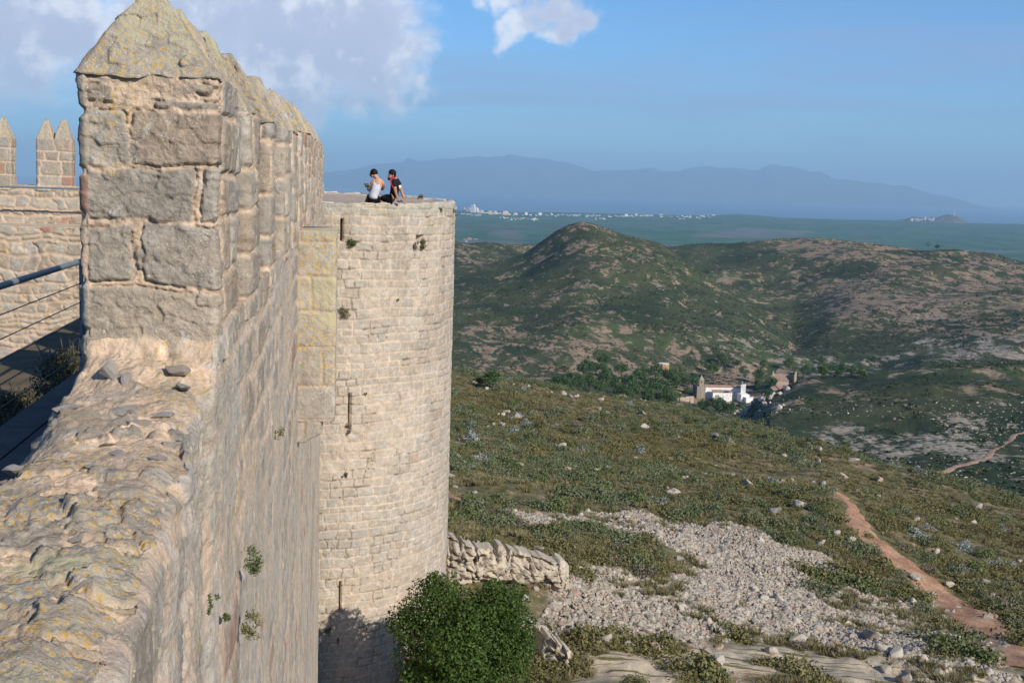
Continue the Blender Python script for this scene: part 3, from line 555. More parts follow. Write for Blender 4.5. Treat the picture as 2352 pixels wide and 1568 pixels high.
# stones of the first merlon's near face, traced from the photograph (x0, y0, x1, y1, colour index, proudness)
NS = [(190, 194, 256, 238, 2, .015), (256, 186, 300, 196, 3, .0), (345, 222, 520, 246, 0, .022), (400, 188, 500, 214, 6, .010), (184, 250, 284, 372, 4, .018), (292, 246, 545, 382, 3, .028), (282, 330, 300, 365, 5, .01),
      (186, 378, 442, 510, 0, .020), (458, 386, 522, 506, 4, .022), (186, 518, 308, 650, 1, .016), (332, 512, 545, 654, 0, .024), (310, 575, 336, 625, 2, .012), (190, 660, 545, 800, 6, .018), (200, 805, 260, 830, 2, .01)]
NSM = []
for (x0, y0, x1, y1, ci, pr) in NS:
    a = hit_d(x0, y0, DN); b_ = hit_d(x1, y1, DN); NSM.append((b_[0], a[0], b_[1], a[1], ci, pr))
def merlon(parent, name, d0, d1, w0, w1, zb, zs, za, ds, seed, first=False, mat=None, swap=False, notch=True, hole=None):
    """tube of coursed stones with two small pyramids on top"""
    mat = mat or (M_NEAR if ds < .03 else M_FAR)
    P, s = rloop(d0, d1, w0, w1, .035, ds); tv = np.arange(zb-.12, zs+ds*.5, ds); tv = np.append(tv, zs+.02)
    T, Sg = np.meshgrid(tv, s, indexing='ij')
    k, i, r, _ = masonry(Sg, T, .30, .42, seed, .006, .022, .07, -3, 3, .35)
    hh = .017*k*(.5+_h(i, r, r*0, seed)); cc = stone_cols(i, r, seed+1, .08)*k[..., None]+MORT*(1-k[..., None]); lic = .1+0*T
    if first:
        w = np.broadcast_to(P[:, 1][None], T.shape); dd_ = np.broadcast_to(P[:, 0][None], T.shape); nf = np.broadcast_to(P[:, 2][None], T.shape)
        near_ = (Sg < (w1-w0)+.12) & (nf < .1)
        wx = w-(np.maximum(dd_-d0-.035, 0)*(1.0)) +.014*fbm(w/.07, T/.07, dd_/.07, 4, 90)+.02*fbm(w/.3, T/.3, 0, 2, 97); tx = T+.010*fbm(w/.08, T/.08, 3+dd_/.07, 4, 91)+.018*fbm(w/.3, T/.3, 5, 2, 98)
        be = np.full(T.shape, -1.); bi = np.zeros(T.shape, int); bp = np.zeros(T.shape)
        for q, (wa, wb, ta, tb, ci, pr) in enumerate(NSM):
            ex = np.minimum(wx-wa, wb-wx); ey = np.minimum(tx-ta, tb-tx); e = np.where((ex < .016) & (ey < .016), .016-np.hypot(.016-ex, .016-ey), np.minimum(ex, ey))+.000
            m = e > be; be = np.where(m, e, be); bi = np.where(m, ci, bi); bp = np.where(m, pr, bp)
        g2_ = facets((w+dd_*.8)/.028, T/.025, 552, 1.0)[0]; kk = sst(-.002, .008, be); fr = .000+.006*g2_
        crack = np.exp(-((be-.001)/.006)**2)*sst(.0, .25, fbm(w/.12, T/.12, 11, 3, 93))
        sw_ = w+dd_*.8; wx2, tx2 = sw_+.02*fbm(sw_/.06, T/.06, 0, 3, 540), T+.02*fbm(sw_/.06, T/.06, 4, 3, 541); g1, gc1 = facets(wx2/.09, tx2/.075, 550, .8); g2, gc2 = facets(wx2/.03, tx2/.025, 551, 1.0); hf = kk*(bp*.45+.0065*g1+.0035*g2+.006*fbm(w/.22, T/.22, 8, 2, 99))+(1-kk)*fr-.020*crack
        cf = PAL[bi]*.92*(.92+.12*gc1+.06*gc2)[..., None]*(1+.12*fbm(w/.15, T/.15, 6, 3, 95)[..., None])*kk[..., None]+(MORT*(1+.15*fbm(w/.05, T/.05, 7, 3, 96)[..., None]))*(1-kk[..., None])
        hh = np.where(near_, hf, hh); cc = np.where(near_[..., None], cf, cc)
    rg = .005 if ds < .02 else .010
    if ds < .02: pp_ = P[:, 0][None]+P[:, 1][None]*.9+0*T; hh = hh+.010*facets((pp_+.02*fbm(pp_/.07, T/.07, 0, 3, 560))/.08, T/.07, seed+7, .8)[0]
    hh = hh+rg*fbm(P[:, 0][None]/.16, P[:, 1][None]/.16, T/.16, 5, seed+5)+.012*fbm(P[:, 0][None]/.5, P[:, 1][None]/.5, T/.5, 2, seed+6)
    if hole:
        inh = (np.abs(T-hole[1]) < hole[3]) & (np.abs(np.broadcast_to(P[:, 1 if not swap else 0][None], T.shape)-hole[0]) < hole[2]) & (np.broadcast_to(P[:, 2][None], T.shape) < -.9)
        hh = np.where(inh, -.28, hh)
    Vd = P[:, 0][None]+P[:, 2][None]*hh; Vw = P[:, 1][None]+P[:, 3][None]*hh
    o = rel(link('merlon', npmesh('merlon', WV(Vd, Vw, T), gridF(T.shape[0], T.shape[1], True, True), mat, ds > .02, dict(Col=cc.reshape(-1, 3), lich=lic.ravel()))), parent)
    # caps
    ax = 1 if swap else 0; lo, hi = ((w0, w1) if swap else (d0, d1)); mid = (lo+hi)/2
    n2 = 2 if notch else 1; step = (hi-lo)/n2
    for j in range(n2):
        a, b_ = lo+j*step, lo+(j+1)*step; pa = (a-.006, b_+.006)
        dd0, dd1, ww0, ww1 = (d0-.006, d1+.006, pa[0], pa[1]) if swap else (pa[0], pa[1], w0-.008, w1+.010)
        P2_, s2_ = rloop(dd0, dd1, ww0, ww1, .03, ds); za_j = za-(.0 if j == 0 else .05*(_h(np.array(seed), np.array(j), np.array(0), 3)))
        nt = max(6, int((za_j-zs)/ds)); u = np.concatenate([[0, 0, .03], np.linspace(.06, 1, nt), [1.]]) ; ins = np.concatenate([[.08, .0, .0], np.zeros(nt), [1.]])
        cd, cw = (dd0+dd1)/2, (ww0+ww1)/2
        if j == 0 and not swap: cd = dd0+(dd1-dd0)*.36
        ul = np.clip(u, 0, 1)[:, None]; topf = .16
        f = (1-ul*(1-topf)+.02*np.sin(ul*PI))*(1-ins[:, None]); X_ = cd+(P2_[:, 0][None]-cd)*f; Y_ = cw+(P2_[:, 1][None]-cw)*f
        Zc = zs+.012+(za_j-zs)*ul+0*X_; fc_ = facets((X_*.9+Y_*.9)/.07, Zc/.06, seed+40+j, .9)[0] if ds < .03 else 0; nn = (.011*fc_+.010*fbm(X_/.14, Y_/.14, Zc/.14, 5, seed+20+j)+.02*fbm(X_/.5, Y_/.5, Zc/.4, 2, seed+24+j))*(1-ins[:, None])
        X_ = X_+P2_[:, 2][None]*nn; Y_ = Y_+P2_[:, 3][None]*nn; Zc = Zc+.03*fbm(X_/.12, Y_/.12, 0, 3, seed+30)*sst(.9, 1, ul)+np.where(np.arange(len(u))[:, None] < 3, .012*fbm(X_/.1, Y_/.1, 0, 3, seed+31), 0)
        cb = PAL[(seed+j) % 3]*(1+.12*fbm(X_/.3, Y_/.3, Zc/.3, 3, seed+22)[..., None])
        lc_ = (.15+.9*_h(np.array(seed), np.array(j), np.array(1), 9))+.5*fbm(X_/.3, Y_/.3, Zc/.3, 3, seed+23)+.35*ul+.25
        if first: lc_ = .85+.75*ul+.25*fbm(X_/.3, Y_/.3, Zc/.3, 3, seed+23)
        c_ = link('cap', npmesh('cap', WV(X_, Y_, Zc), gridF(X_.shape[0], X_.shape[1], True, True), mat, ds > .02, dict(Col=cb.reshape(-1, 3), lich=np.broadcast_to(lc_, X_.shape).ravel())))
        c_.parent = o; c_.matrix_parent_inverse = o.matrix_basis.inverted()
    return o
zap = lambda d: np.interp(d, [5.1, 7.2, 9.2, 12, 14.3, 18.4, 25.5, 31], [.82, .80, .84, .90, 1.00, 1.12, 1.2, 1.27])
MER = [(.25, 1.15), (DN, DN+.85), (6.90, 7.55), (8.75, 9.25), (11.1, 12.0)]  # first merlon is unseen, beside the camera; added to shade the walk
d = 12.9
while d < 30.6: MER.append((d, d+.95)); d += 1.72
for j, (a, b_) in enumerate(MER):
    ds = .0065 if j == 1 else (.011 if j in (2, 3) else (.018 if j == 4 else (.03 if j > 0 else .04))); zb = float(base(a)) if j else -1.13
    za = float(zap(a)); za = hit_d(350, -8, DN+.12)[1] if j == 1 else za
    zs_ = hit_d(300, 180, DN)[1] if j == 1 else za-.46
    merlon(castle, 'merlon', a, b_, WO-(.012 if j != 1 else 0), WI, zb, zs_, za, ds, 200+j*13, first=(j == 1))
# loose angular stone wedged on the crenel, and the lichen-covered buttress with its corbel
def blockmesh(name, dlo, dhi, w0, w1, z0, z1, ds, seed, rowh, ln, lich=1.12, taper=None):
    P, s = rloop(dlo, dhi, w0, w1, .03, ds); tv = np.append(np.arange(z0, z1, ds), z1); T, Sg = np.meshgrid(tv, s, indexing='ij')
    k, i, r, _ = masonry(Sg, T, rowh, ln, seed, .004, .02, .02, -6, 3, .15); hh = .018*k+.012*fbm(P[:, 0][None]/.2, P[:, 1][None]/.2, T/.2, 5, seed)
    cc = (PAL[[0, 6, 1]][(_h(i, r, r*0, seed)*3).astype(int)])*k[..., None]+.8*MORT*(1-k[..., None])
    X_, Y_ = P[:, 0][None]+P[:, 2][None]*hh, P[:, 1][None]+P[:, 3][None]*hh
    if taper: f = taper(T); Y_ = w1+(Y_-w1)*f
    X_ = np.concatenate([(X_[:1]*0+(dlo+dhi)/2), X_, (X_[-1:]*0+(dlo+dhi)/2)]); Y_ = np.concatenate([(Y_[:1]*0+w1), Y_, (Y_[-1:]*0+w1)]); T = np.concatenate([T[:1], T, T[-1:]])
    cc = np.concatenate([cc[:1], cc, cc[-1:]]); lf = lich+.5*fbm(X_/.5, T/.5, 0, 3, seed+2)+np.clip((.35-Y_)*2, -1, 1)*.35-np.clip(-2.2-T, 0, 2)*.9
    return npmesh(name, WV(X_, Y_, T), gridF(T.shape[0], T.shape[1], True, True), M_FAR, True, dict(Col=cc.reshape(-1, 3), lich=lf.ravel()))
DB = hit_w(683, 700, WO)[0]; zt = hit_d(720, 532, DB)[1]; zbm = hit_d(720, 968, DB)[1]; zc = hit_d(700, 1016, DB)[1]; wo_ = hit_d(769, 700, DB)[0]
bt = rel(link('buttress', blockmesh('buttress', DB, DB+1.5, wo_, WO+.1, zbm, zt, .02, 400, .44, .55)), castle); bt['label'] = 'projecting stone chute covered in yellow lichen'
rel(link('corbel', blockmesh('corbel', DB, DB+1.5, WO-.29, WO+.1, zc, zbm, .02, 410, .4, .6, .6, lambda T: .55+.45*sst(zc, zc+.12, T))), castle)

# ------------------------------------------------------------------ wall walk, inside terrace and courtyard
def slab_mat():
    m, t, b = mat_base('walk_slabs', .85); g = t.new('ShaderNodeTexCoord').outputs['Object']
    n = t.noise(g, 5, 6, .65); n2 = t.noise(g, 30, 4, .7); c = t.mix(t.mapr(n, .35, .65), (.085, .08, .075), (.12, .115, .105)); c = t.mix(t.mapr(n2, .64, .7), c, (.22, .21, .19))
    t.put(b.inputs['Base Color'], c); bump(t, b, n2, .3, .01); return m
bm = bmesh.new(); d = -2.0
def bbox(bm, d0, d1, w0, w1, z0, z1, bev=0):
    vs = [bm.verts.new(WV(a, b_, c)) for c in (z0, z1) for a, b_ in ((d0, w0), (d1, w0), (d1, w1), (d0, w1))]
    for f in ((0, 1, 2, 3), (7, 6, 5, 4), (0, 4, 5, 1), (1, 5, 6, 2), (2, 6, 7, 3), (3, 7, 4, 0)): bm.faces.new([vs[i] for i in f])
def bmobj(name, bm, mat, parent=None):
    bmesh.ops.recalc_face_normals(bm, faces=bm.faces); me = bpy.data.meshes.new(name); bm.to_mesh(me); bm.free(); me.materials.append(mat)
    o = bpy.data.objects.new(name, me); COL.objects.link(o)
    if parent: rel(o, parent)
    return o
WE = 2.24
while d < 29.4:
    bbox(bm, d+.004, d+.796, WI-.1, 1.98, -1.80, -1.70); bbox(bm, d+.004+.3, d+.796+.3, 1.99, WE, -1.80, -1.695); d += .8
bbox(bm, -2.2, 30.0, WI-.1, WE-.03, -2.6, -1.79)
o = bmobj('pavement', bm, slab_mat()); o['kind'] = 'structure'
rs_ = simple('terrace_soil', (.16, .12, .08), .95, 2, (.10, .09, .05), .4)
bm = bmesh.new(); bbox(bm, -2, 30, WE-.02, 4.4, -9.6, -2.45); o = bmobj('ground', bm, rs_); o['kind'] = 'structure'
bm = bmesh.new(); bbox(bm, -4, 34, 4.38, 30, -13, -9.5); o = bmobj('ground', bm, rs_); o['kind'] = 'structure'

# ------------------------------------------------------------------ the wall across the courtyard
DF = 31.4
fw = empty('castle_wall', tuple(WV(DF, 9, -9.5)), 'rubble stone wall across the courtyard with a ledge, seen to the left of the nearest merlon', 'castle wall')
prof = []                                         # (d, z, kind): from the back top edge over to the front and down
def pline(a, b_, n, nd, nz): 
    for i in range(n): t = i/n; prof.append((a[0]+(b_[0]-a[0])*t, a[1]+(b_[1]-a[1])*t, nd, nz))
zt0 = hit_d(90, 427, DF)[1]; zl = hit_d(90, 518, DF-1.0)[1]; zc0 = hit_d(90, 802, DF-1.1)[1]
pline((DF+.5, -3.), (DF+.5, zt0), 10, 1, 0); pline((DF+.5, zt0), (DF, zt0), 14, 0, 1); pline((DF, zt0), (DF, zl), 42, -1, 0); pline((DF, zl), (DF-1.05, zl-.03), 24, 0, 1)
pline((DF-1.05, zl-.03), (DF-1.05, zc0), 120, -1, 0); pline((DF-1.05, zc0), (DF-1.38, zc0-.13), 10, -.3, .9); pline((DF-1.38, zc0-.13), (DF-1.38, zc0-.38), 10, -1, 0); pline((DF-1.38, zc0-.38), (DF-1.33, zc0-.40), 3, 0, -1); pline((DF-1.33, zc0-.40), (DF-1.33, -9.6), 90, -1, 0)
P = np.array(prof); wv = np.concatenate([np.linspace(.9, 6.2, 60)[:-1], np.linspace(6.2, 10.5, 170), np.linspace(10.5, 26, 120)[1:]])
Wg, Dg = np.meshgrid(wv, P[:, 0], indexing='ij'); Zg = np.broadcast_to(P[:, 1][None], Wg.shape); nd = P[:, 2][None]; nz = P[:, 3][None]
k, i, r, _ = masonry(Wg, Zg+.3*(Dg-DF), .22, .34, 500, .008, .045, .24, -12, 3, .55); smooth_ = np.broadcast_to((P[:, 0] < DF-1.2)[None], Wg.shape)
kb, ib, rb, _ = masonry(Wg, Zg, .30, .55, 505, .004, .01, .02, -12, 3)
flat = np.broadcast_to(((P[:, 3] > .95))[None], Wg.shape); k = np.where(smooth_, kb, np.where(flat, .7, k)); i = np.where(smooth_, ib, i); r = np.where(smooth_, rb, r)
amp = np.where(smooth_ | flat, .008, .034); hh = amp*(k*(.4+.9*_h(i, r, r*0, 501))-.3)+.012*fbm(Wg/.2, Zg/.2, Dg/.2, 4, 502)
ho_ = hit_d(38, 925, DF-1.33); inh = (np.abs(Wg-ho_[0]) < .21) & (Zg < hit_d(38, 890, DF-1.33)[1]) & (Zg > -6.3) & smooth_; hh = np.where(inh, -.6, hh)
cc = stone_cols(i, r, 503, .01)*k[..., None]+MORT*.85*(1-k[..., None]); cc = np.where(flat[..., None], np.array((.50, .41, .31))*(1+.15*fbm(Wg/.4, Dg/.1, 0, 3, 504))[..., None], cc)
rel(link('wall_body', npmesh('wall_body', WV(Dg+nd*hh, Wg, Zg+nz*hh), gridF(*Wg.shape, flip=True), M_FAR, True, dict(Col=cc.reshape(-1, 3), lich=(.25+0*Wg).ravel()))), fw)
xr, xl = hit_d(163, 350, DF)[0], hit_d(83, 350, DF)[0]; wd = xl-xr; pit = hit_d(24, 350, DF)[0]-xr
zA = hit_d(105, 274, DF+.2)[1]; zS = hit_d(105, 322, DF)[1]
for j in range(-2, 5):
    a = xr+j*pit; ho2 = hit_d(116, 413, DF)
    merlon(fw, 'merlon', DF, DF+.5, a, a+wd, zt0, zS, zA, .022, 600+j*7, swap=True, hole=((ho2[0], ho2[1], .09, .12) if j == 0 else None))

# ------------------------------------------------------------------ the round tower
TR = 4.0; TD = 35.8; tcen = at(738, 470, TD); TCX, TCY = tcen.x, tcen.y
def cyl(x, y, R=TR):                              # pixel -> (angle, z) on the tower's surface
    v = ray(x, y); h = math.hypot(v.x, v.y); ux, uy = v.x/h, v.y/h; b = ux*TCX+uy*TCY; c = TCX**2+TCY**2-R*R; dd = b-math.sqrt(max(b*b-c, 0))
    px, py = ux*dd, uy*dd; return math.atan2(px-TCX, -(py-TCY)), v.z/h*dd       # angle 0 faces the camera, positive to the right
zrim = lambda x, y: -.505+.09*((y-TCY)/TR)-.04*((x-TCX)/TR)
ang = np.concatenate([np.linspace(-PI, -.5, 60)[:-1], np.linspace(-.5, 1.75, 520), np.linspace(1.75, PI, 40)[1:-1]]); zb = np.concatenate([np.arange(0, 13.6, .0245), [14.2]])
A, Zd = np.meshgrid(ang, zb, indexing='ij'); xs, ys = np.sin(A), -np.cos(A); top = zrim(TCX+xs*TR, TCY+ys*TR); Z = top-Zd
k, i, r, _ = masonry(A*TR, Z, .235, .40, 700, .006, .02, .07, -16, 1, .28)
patch = sst(-.1, .4, fbm(A*TR/1.6, Z/1.6, 0, 3, 701)); crk = np.exp(-((k-.15)/.22)**2)*sst(.05, .35, fbm(A*TR/.5, Z/.5, 4, 3, 707)); hh = k*.015*(.5+.9*_h(i, r, r*0, 702))*(1-.5*patch)-.03*crk+.010*fbm(A*TR/.15, Z/.15, 0, 4, 703)
rad = TR-.008+hh-.03*np.exp(-Zd/.04)
for (x0, y0, x1, y1) in ((782.5, 502, 789.5, 553), (800.5, 902, 806.5, 985), (852, 1041, 858, 1060), (779, 1333, 784.5, 1405), (956, 541, 972, 556), (775, 1465, 779, 1480)):
    a0, z0_ = cyl(x0, (y0+y1)/2); a1, _z = cyl(x1, (y0+y1)/2); zt_ = cyl((x0+x1)/2, y0)[1]; zb_ = cyl((x0+x1)/2, y1)[1]
    rad = np.where((A > a0) & (A < a1) & (Z < zt_) & (Z > zb_), TR-.55, rad)
    near_s = np.exp(-np.maximum(0, np.abs(A-(a0+a1)/2)*TR-.1)/.12)*((Z < zt_+.1) & (Z > zb_-.1))
cc = stone_cols(i, r, 704, .006)*.45+.55*np.array((.355, .325, .28)); warm = (_h(i, r, r*0+4, 705) < .12+.3*sst(-7, -5, Z)*sst(-3, -5.5, Z))[..., None]; cc = np.where(warm, cc*.5+.5*np.array((.43, .36, .30)), cc)*1.08
mk = ((1-k*(.96-.25*patch))*.9)[..., None]; cc = (cc*(1-mk)+MORT*np.array((.98, 1.02, 1.06))*mk)*(1-.65*crk[..., None]); upper = (Zd < .25)[..., None]; stn_ = sst(.0, .5, fbm(A*TR/.35, Z/3.5, 0, 4, 720))*sst(5., .3, Zd)+.6*sst(.15, .55, fbm(A*TR/1.2, Z/1.4, 0, 4, 721)); cc = cc*(1-.16*stn_[..., None]*np.array((.9, 1., 1.1))); cc = np.where(upper, np.array((.36, .34, .285))*(.9+.2*_h(i, r, r*0, 3)[..., None]), cc)
V = np.stack([TCX+xs*rad, TCY+ys*rad, Z], -1)
tower = empty('round_tower', (TCX, TCY, -13.5), 'tall round tower of squared limestone blocks with arrow slits at the end of the wall', 'tower')
rel(link('tower_wall', npmesh('tower_wall', V, gridF(*A.shape, flip=True), M_FAR, True, dict(Col=cc.reshape(-1, 3), lich=(.02+.45*np.exp(-Zd/.16)).ravel()))), tower)
rr_ = np.concatenate([[0.], np.linspace(.4, 3.2, 12), np.linspace(3.35, TR, 18)]); Rg, Ag = np.meshgrid(rr_, np.linspace(-PI, PI, 361)[:-1], indexing='ij')
X, Y = TCX+Rg*np.sin(Ag), TCY-Rg*np.cos(Ag); rimb = sst(3.45, 3.75, Rg+.12*fbm(X, Y, 0, 2, 3)); kk, ii, rj, _ = masonry(Ag*TR, Rg, .5, .42, 710, .01, .04, .06, -1, 6)
Z = zrim(X, Y)-.07+.065*rimb*(.5+.5*kk)*(.6+.8*_h(ii, rj, rj*0, 4))+.02*fbm(X/.4, Y/.4, 0, 3, 711)-.04*sst(TR-.05, TR, Rg)
cc = np.array((.44, .35, .27))*(1-rimb[..., None])+np.array((.52, .49, .43))*rimb[..., None]
rel(link('terrace_floor', npmesh('terrace_floor', np.stack([X, Y, Z], -1), gridF(*Rg.shape, flip=True, wrap=True), M_FAR, True, dict(Col=cc.reshape(-1, 3), lich=(.1+.3*rimb).ravel()))), tower)

# ------------------------------------------------------------------ railing of the wall walk
M_GALV = simple('galvanised_steel', (.20, .24, .255), .45, 20, (.16, .19, .20), .1, .15); M_WIRE = simple('dark_wire', (.05, .05, .055), .5, metal=.5)
def tube(bm, a, b_, r, n=10):
    a, b_ = Vector(a), Vector(b_); t = (b_-a).normalized(); x = t.orthogonal().normalized(); y = t.cross(x)
    ra = [bm.verts.new(a+(x*math.cos(2*PI*i/n)+y*math.sin(2*PI*i/n))*r) for i in range(n)]; rb = [bm.verts.new(b_+(x*math.cos(2*PI*i/n)+y*math.sin(2*PI*i/n))*r) for i in range(n)]
    for i in range(n): bm.faces.new((ra[i], ra[(i+1) % n], rb[(i+1) % n], rb[i]))
    bm.faces.new(ra[::-1]); bm.faces.new(rb)
wr = WE-.05; dp, zr = hit_w(186, 600, wr)
def railing(along, dps, zr_, zfloor, cab, label, wr=wr, far=False):
    pt = (lambda a, z: WV(a, wr, z)) if not far else (lambda a, z: WV(wr, a, z))
    r_ = empty('railing', tuple(pt(dps[0], zfloor)), label, 'railing', None)
    bm = bmesh.new(); tube(bm, pt(along[0], zr_), pt(along[1], zr_), .023 if not far else .024, 12); rel(bmobj('handrail', bm, M_GALV), r_).matrix_parent_inverse
    for q in dps:
        bm = bmesh.new()
        n = 6
        for (a, b_, w_) in ((zfloor, zr_-.0, .032),):
            vs = [];
            for z, hw in ((zfloor, .045), (zfloor+.5, .035), (zr_+.02, .022)):
                vs.append([bm.verts.new(Vector(pt(q+i*hw, z))+(L if not far else U)*j*.012) for i, j in ((-1, -1), (1, -1), (1, 1), (-1, 1))])
            for A_, B_ in zip(vs[:-1], vs[1:]):
                for i in range(4): bm.faces.new((A_[i], A_[(i+1) % 4], B_[(i+1) % 4], B_[i]))
            bm.faces.new(vs[-1]); bm.faces.new(vs[0][::-1])
        bmobj('post', bm, M_GALV, r_)
    for z in cab:
        bm = bmesh.new(); tube(bm, pt(along[0], z), pt(along[1], z), .0045, 5); bmobj('cable', bm, M_WIRE, r_)
zcab = [hit_w(187, y, wr)[1] for y in (650, 693, 731, 772, 813)]
railing((-2, 28), [dp-9, dp-4.5, dp, dp+4.5, dp+9, dp+13.5], zr, -1.70, zcab, 'galvanised steel railing with thin cables along the wall walk beside the nearest merlon')
railing((1.3, 24), [4.4, 5.9, 11, 15.5], hit_d(90, 431, DF-.95)[1], zl-.03, [], 'thin steel handrail along the ledge of the far courtyard wall', DF-.95, True)
# ------------------------------------------------------------------ plants
def leaf_mat(name, a, b_, c_=None, rough=.75, trans=.0):
    m, t, b = mat_base(name, rough); oi = t.new('ShaderNodeObjectInfo'); g = t.new('ShaderNodeNewGeometry')
    col = t.mix(oi.outputs['Random'], a, b_); rv = t.new('ShaderNodeMath', operation='MULTIPLY'); t.l.new(g.outputs['Random Per Island'], rv.inputs[0]); rv.inputs[1].default_value = 1
    col = t.mix(t.math('MULTIPLY', rv.outputs[0], .8), col, c_ or tuple(x*1.7 for x in a)); t.put(b.inputs['Base Color'], col)
    if trans:
        tr = t.new('ShaderNodeBsdfTranslucent'); t.put(tr.inputs['Color'], col); mx = t.new('ShaderNodeMixShader'); mx.inputs[0].default_value = trans
        t.l.new(b.outputs[0], mx.inputs[1]); t.l.new(tr.outputs[0], mx.inputs[2]); t.l.new(mx.outputs[0], t.n['Material Output'].inputs[0])
    return m
M_GREEN = leaf_mat('shrub_leaves', (.066, .088, .028), (.105, .122, .045), (.15, .175, .08))
M_GREY = leaf_mat('grey_shrub_leaves', (.080, .100, .046), (.12, .140, .072), (.18, .20, .12))
M_LAV = leaf_mat('silver_shrub_leaves', (.17, .20, .17), (.23, .25, .225), (.36, .37, .36))
M_OLV = leaf_mat('olive_heath_leaves', (.090, .090, .028), (.14, .125, .050), (.20, .18, .08))
M_BRN = leaf_mat('dry_brush', (.10, .080, .060), (.145, .12, .09), (.20, .17, .13))
M_GRS = leaf_mat('dry_grass', (.13, .12, .05), (.22, .185, .10), (.30, .26, .15), .9)
M_PINE = leaf_mat('pine_needles', (.028, .062, .022), (.050, .090, .030), (.075, .125, .040))
M_TREE = leaf_mat('tree_leaves', (.028, .062, .012), (.028, .062, .012), (.100, .150, .035), .5, .18)
M_FSHR = leaf_mat('far_maquis', (.040, .054, .026), (.062, .074, .035), (.075, .088, .044))
M_BARK = simple('bark', (.13, .10, .075), .95, 8, (.07, .055, .04), .6)
M_DARKB = leaf_mat('terrace_brush', (.045, .055, .03), (.045, .055, .03), (.13, .105, .06))
def leaves(cen, nrm, size, rs, ar=.5):            # quads at points cen, facing nrm with jitter
    n = len(cen); N = nrm+.9*rs.randn(n, 3); N /= np.linalg.norm(N, axis=1)[:, None]+1e-9
    A_ = np.cross(N, rs.randn(n, 3)); A_ /= np.linalg.norm(A_, axis=1)[:, None]+1e-9; B_ = np.cross(N, A_)
    s = (size*(.6+.8*rs.rand(n)))[:, None]
    V = np.stack([cen-A_*s, cen-B_*s*ar, cen+A_*s, cen+B_*s*ar], 1).reshape(-1, 3); return V
def quads(n): return np.arange(n*4).reshape(-1, 4)
def shrub_mesh(name, seed, mat, n=680, hgt=.75, leaf=.056, lumps=9, up=0.0):
    rs = np.random.RandomState(seed); lc = rs.randn(lumps, 3); lc /= np.linalg.norm(lc, axis=1)[:, None]; lc[:, 2] = np.abs(lc[:, 2]); lc *= .55*rs.rand(lumps, 1)+.12
    lr = .30+.22*rs.rand(lumps); k = rs.randint(0, lumps, n); d = rs.randn(n, 3); d /= np.linalg.norm(d, axis=1)[:, None]
    c = lc[k]+d*(lr[k]*(.65+.4*rs.rand(n)))[:, None]; c[:, 2] = np.abs(c[:, 2])*hgt; nn = d+np.array([0, 0, up])
    if up > 1: nn = np.stack([d[:, 0]*2, d[:, 1]*2, d[:, 2]*.1], 1)
    return npmesh(name, leaves(c, nn, leaf, rs), quads(n), mat)
def blades(name, seed, mat, n=90, r=.35, h=.5, wd=.022):
    rs = np.random.RandomState(seed); a = rs.rand(n)*2*PI; q = np.sqrt(rs.rand(n))*r*.6; b0 = np.stack([np.cos(a)*q, np.sin(a)*q, 0*a], 1); dr = np.stack([np.cos(a), np.sin(a), 0*a], 1)+.5*rs.randn(n, 3); dr[:, 2] = 1.3+rs.rand(n)
    dr /= np.linalg.norm(dr, axis=1)[:, None]; s = np.cross(dr, rs.randn(n, 3)); s /= np.linalg.norm(s, axis=1)[:, None]; l = (h*(.5+.6*rs.rand(n)))[:, None]
    V = np.stack([b0-s*wd, b0+s*wd, b0+dr*l+s*wd*.3, b0+dr*l-s*wd*.3], 1).reshape(-1, 3); return npmesh(name, V, quads(n), mat)
SRC = bpy.data.collections.new('scatter_sources')
def src(me, col_): o = bpy.data.objects.new(me.name, me); col_.objects.link(o); return o
def rock_mesh(name, seed, mat, n=16, flat=.7):
    r = random.Random(seed); bm = bmesh.new()
    for i in range(n):
        v = Vector((r.gauss(0, 1), r.gauss(0, 1), r.gauss(0, 1))).normalized()*(.75+.25*r.random()); bm.verts.new((v.x, v.y*(.75), v.z*flat))
    bmesh.ops.convex_hull(bm, input=bm.verts); bmesh.ops.delete(bm, geom=[v for v in bm.verts if not v.link_faces], context='VERTS')
    bmesh.ops.bevel(bm, geom=bm.edges[:], offset=.05, segments=1, affect='EDGES'); me = bpy.data.meshes.new(name); bm.to_mesh(me); bm.free(); me.materials.append(mat); return me
def rock_mat():
    m, t, b = mat_base('limestone', .93); g = t.new('ShaderNodeTexCoord').outputs['Object']; oi = t.new('ShaderNodeObjectInfo').outputs['Random']
    n = t.noise(t.vmath('ADD', g, oi), 1.6, 6, .7); n2 = t.noise(g, 7, 5, .7); c = t.mix(oi, (.36, .31, .245), (.52, .465, .385)); c = t.mix(t.mapr(oi, .86, .9), c, (.42, .29, .20))
    c = t.mix(t.mapr(n, .5, .7), c, (.22, .20, .175)); c = t.mix(t.mapr(n2, .6, .7), c, (.52, .50, .46)); t.put(b.inputs['Base Color'], c); bump(t, b, t.math('ADD', n, n2), .6, .08); return m
M_ROCK = rock_mat()
def srccol(name, meshes):
    c = bpy.data.collections.new(name)
    for i, m in enumerate(meshes): o = bpy.data.objects.new(f'{name}_source', m); c.objects.link(o)
    return c
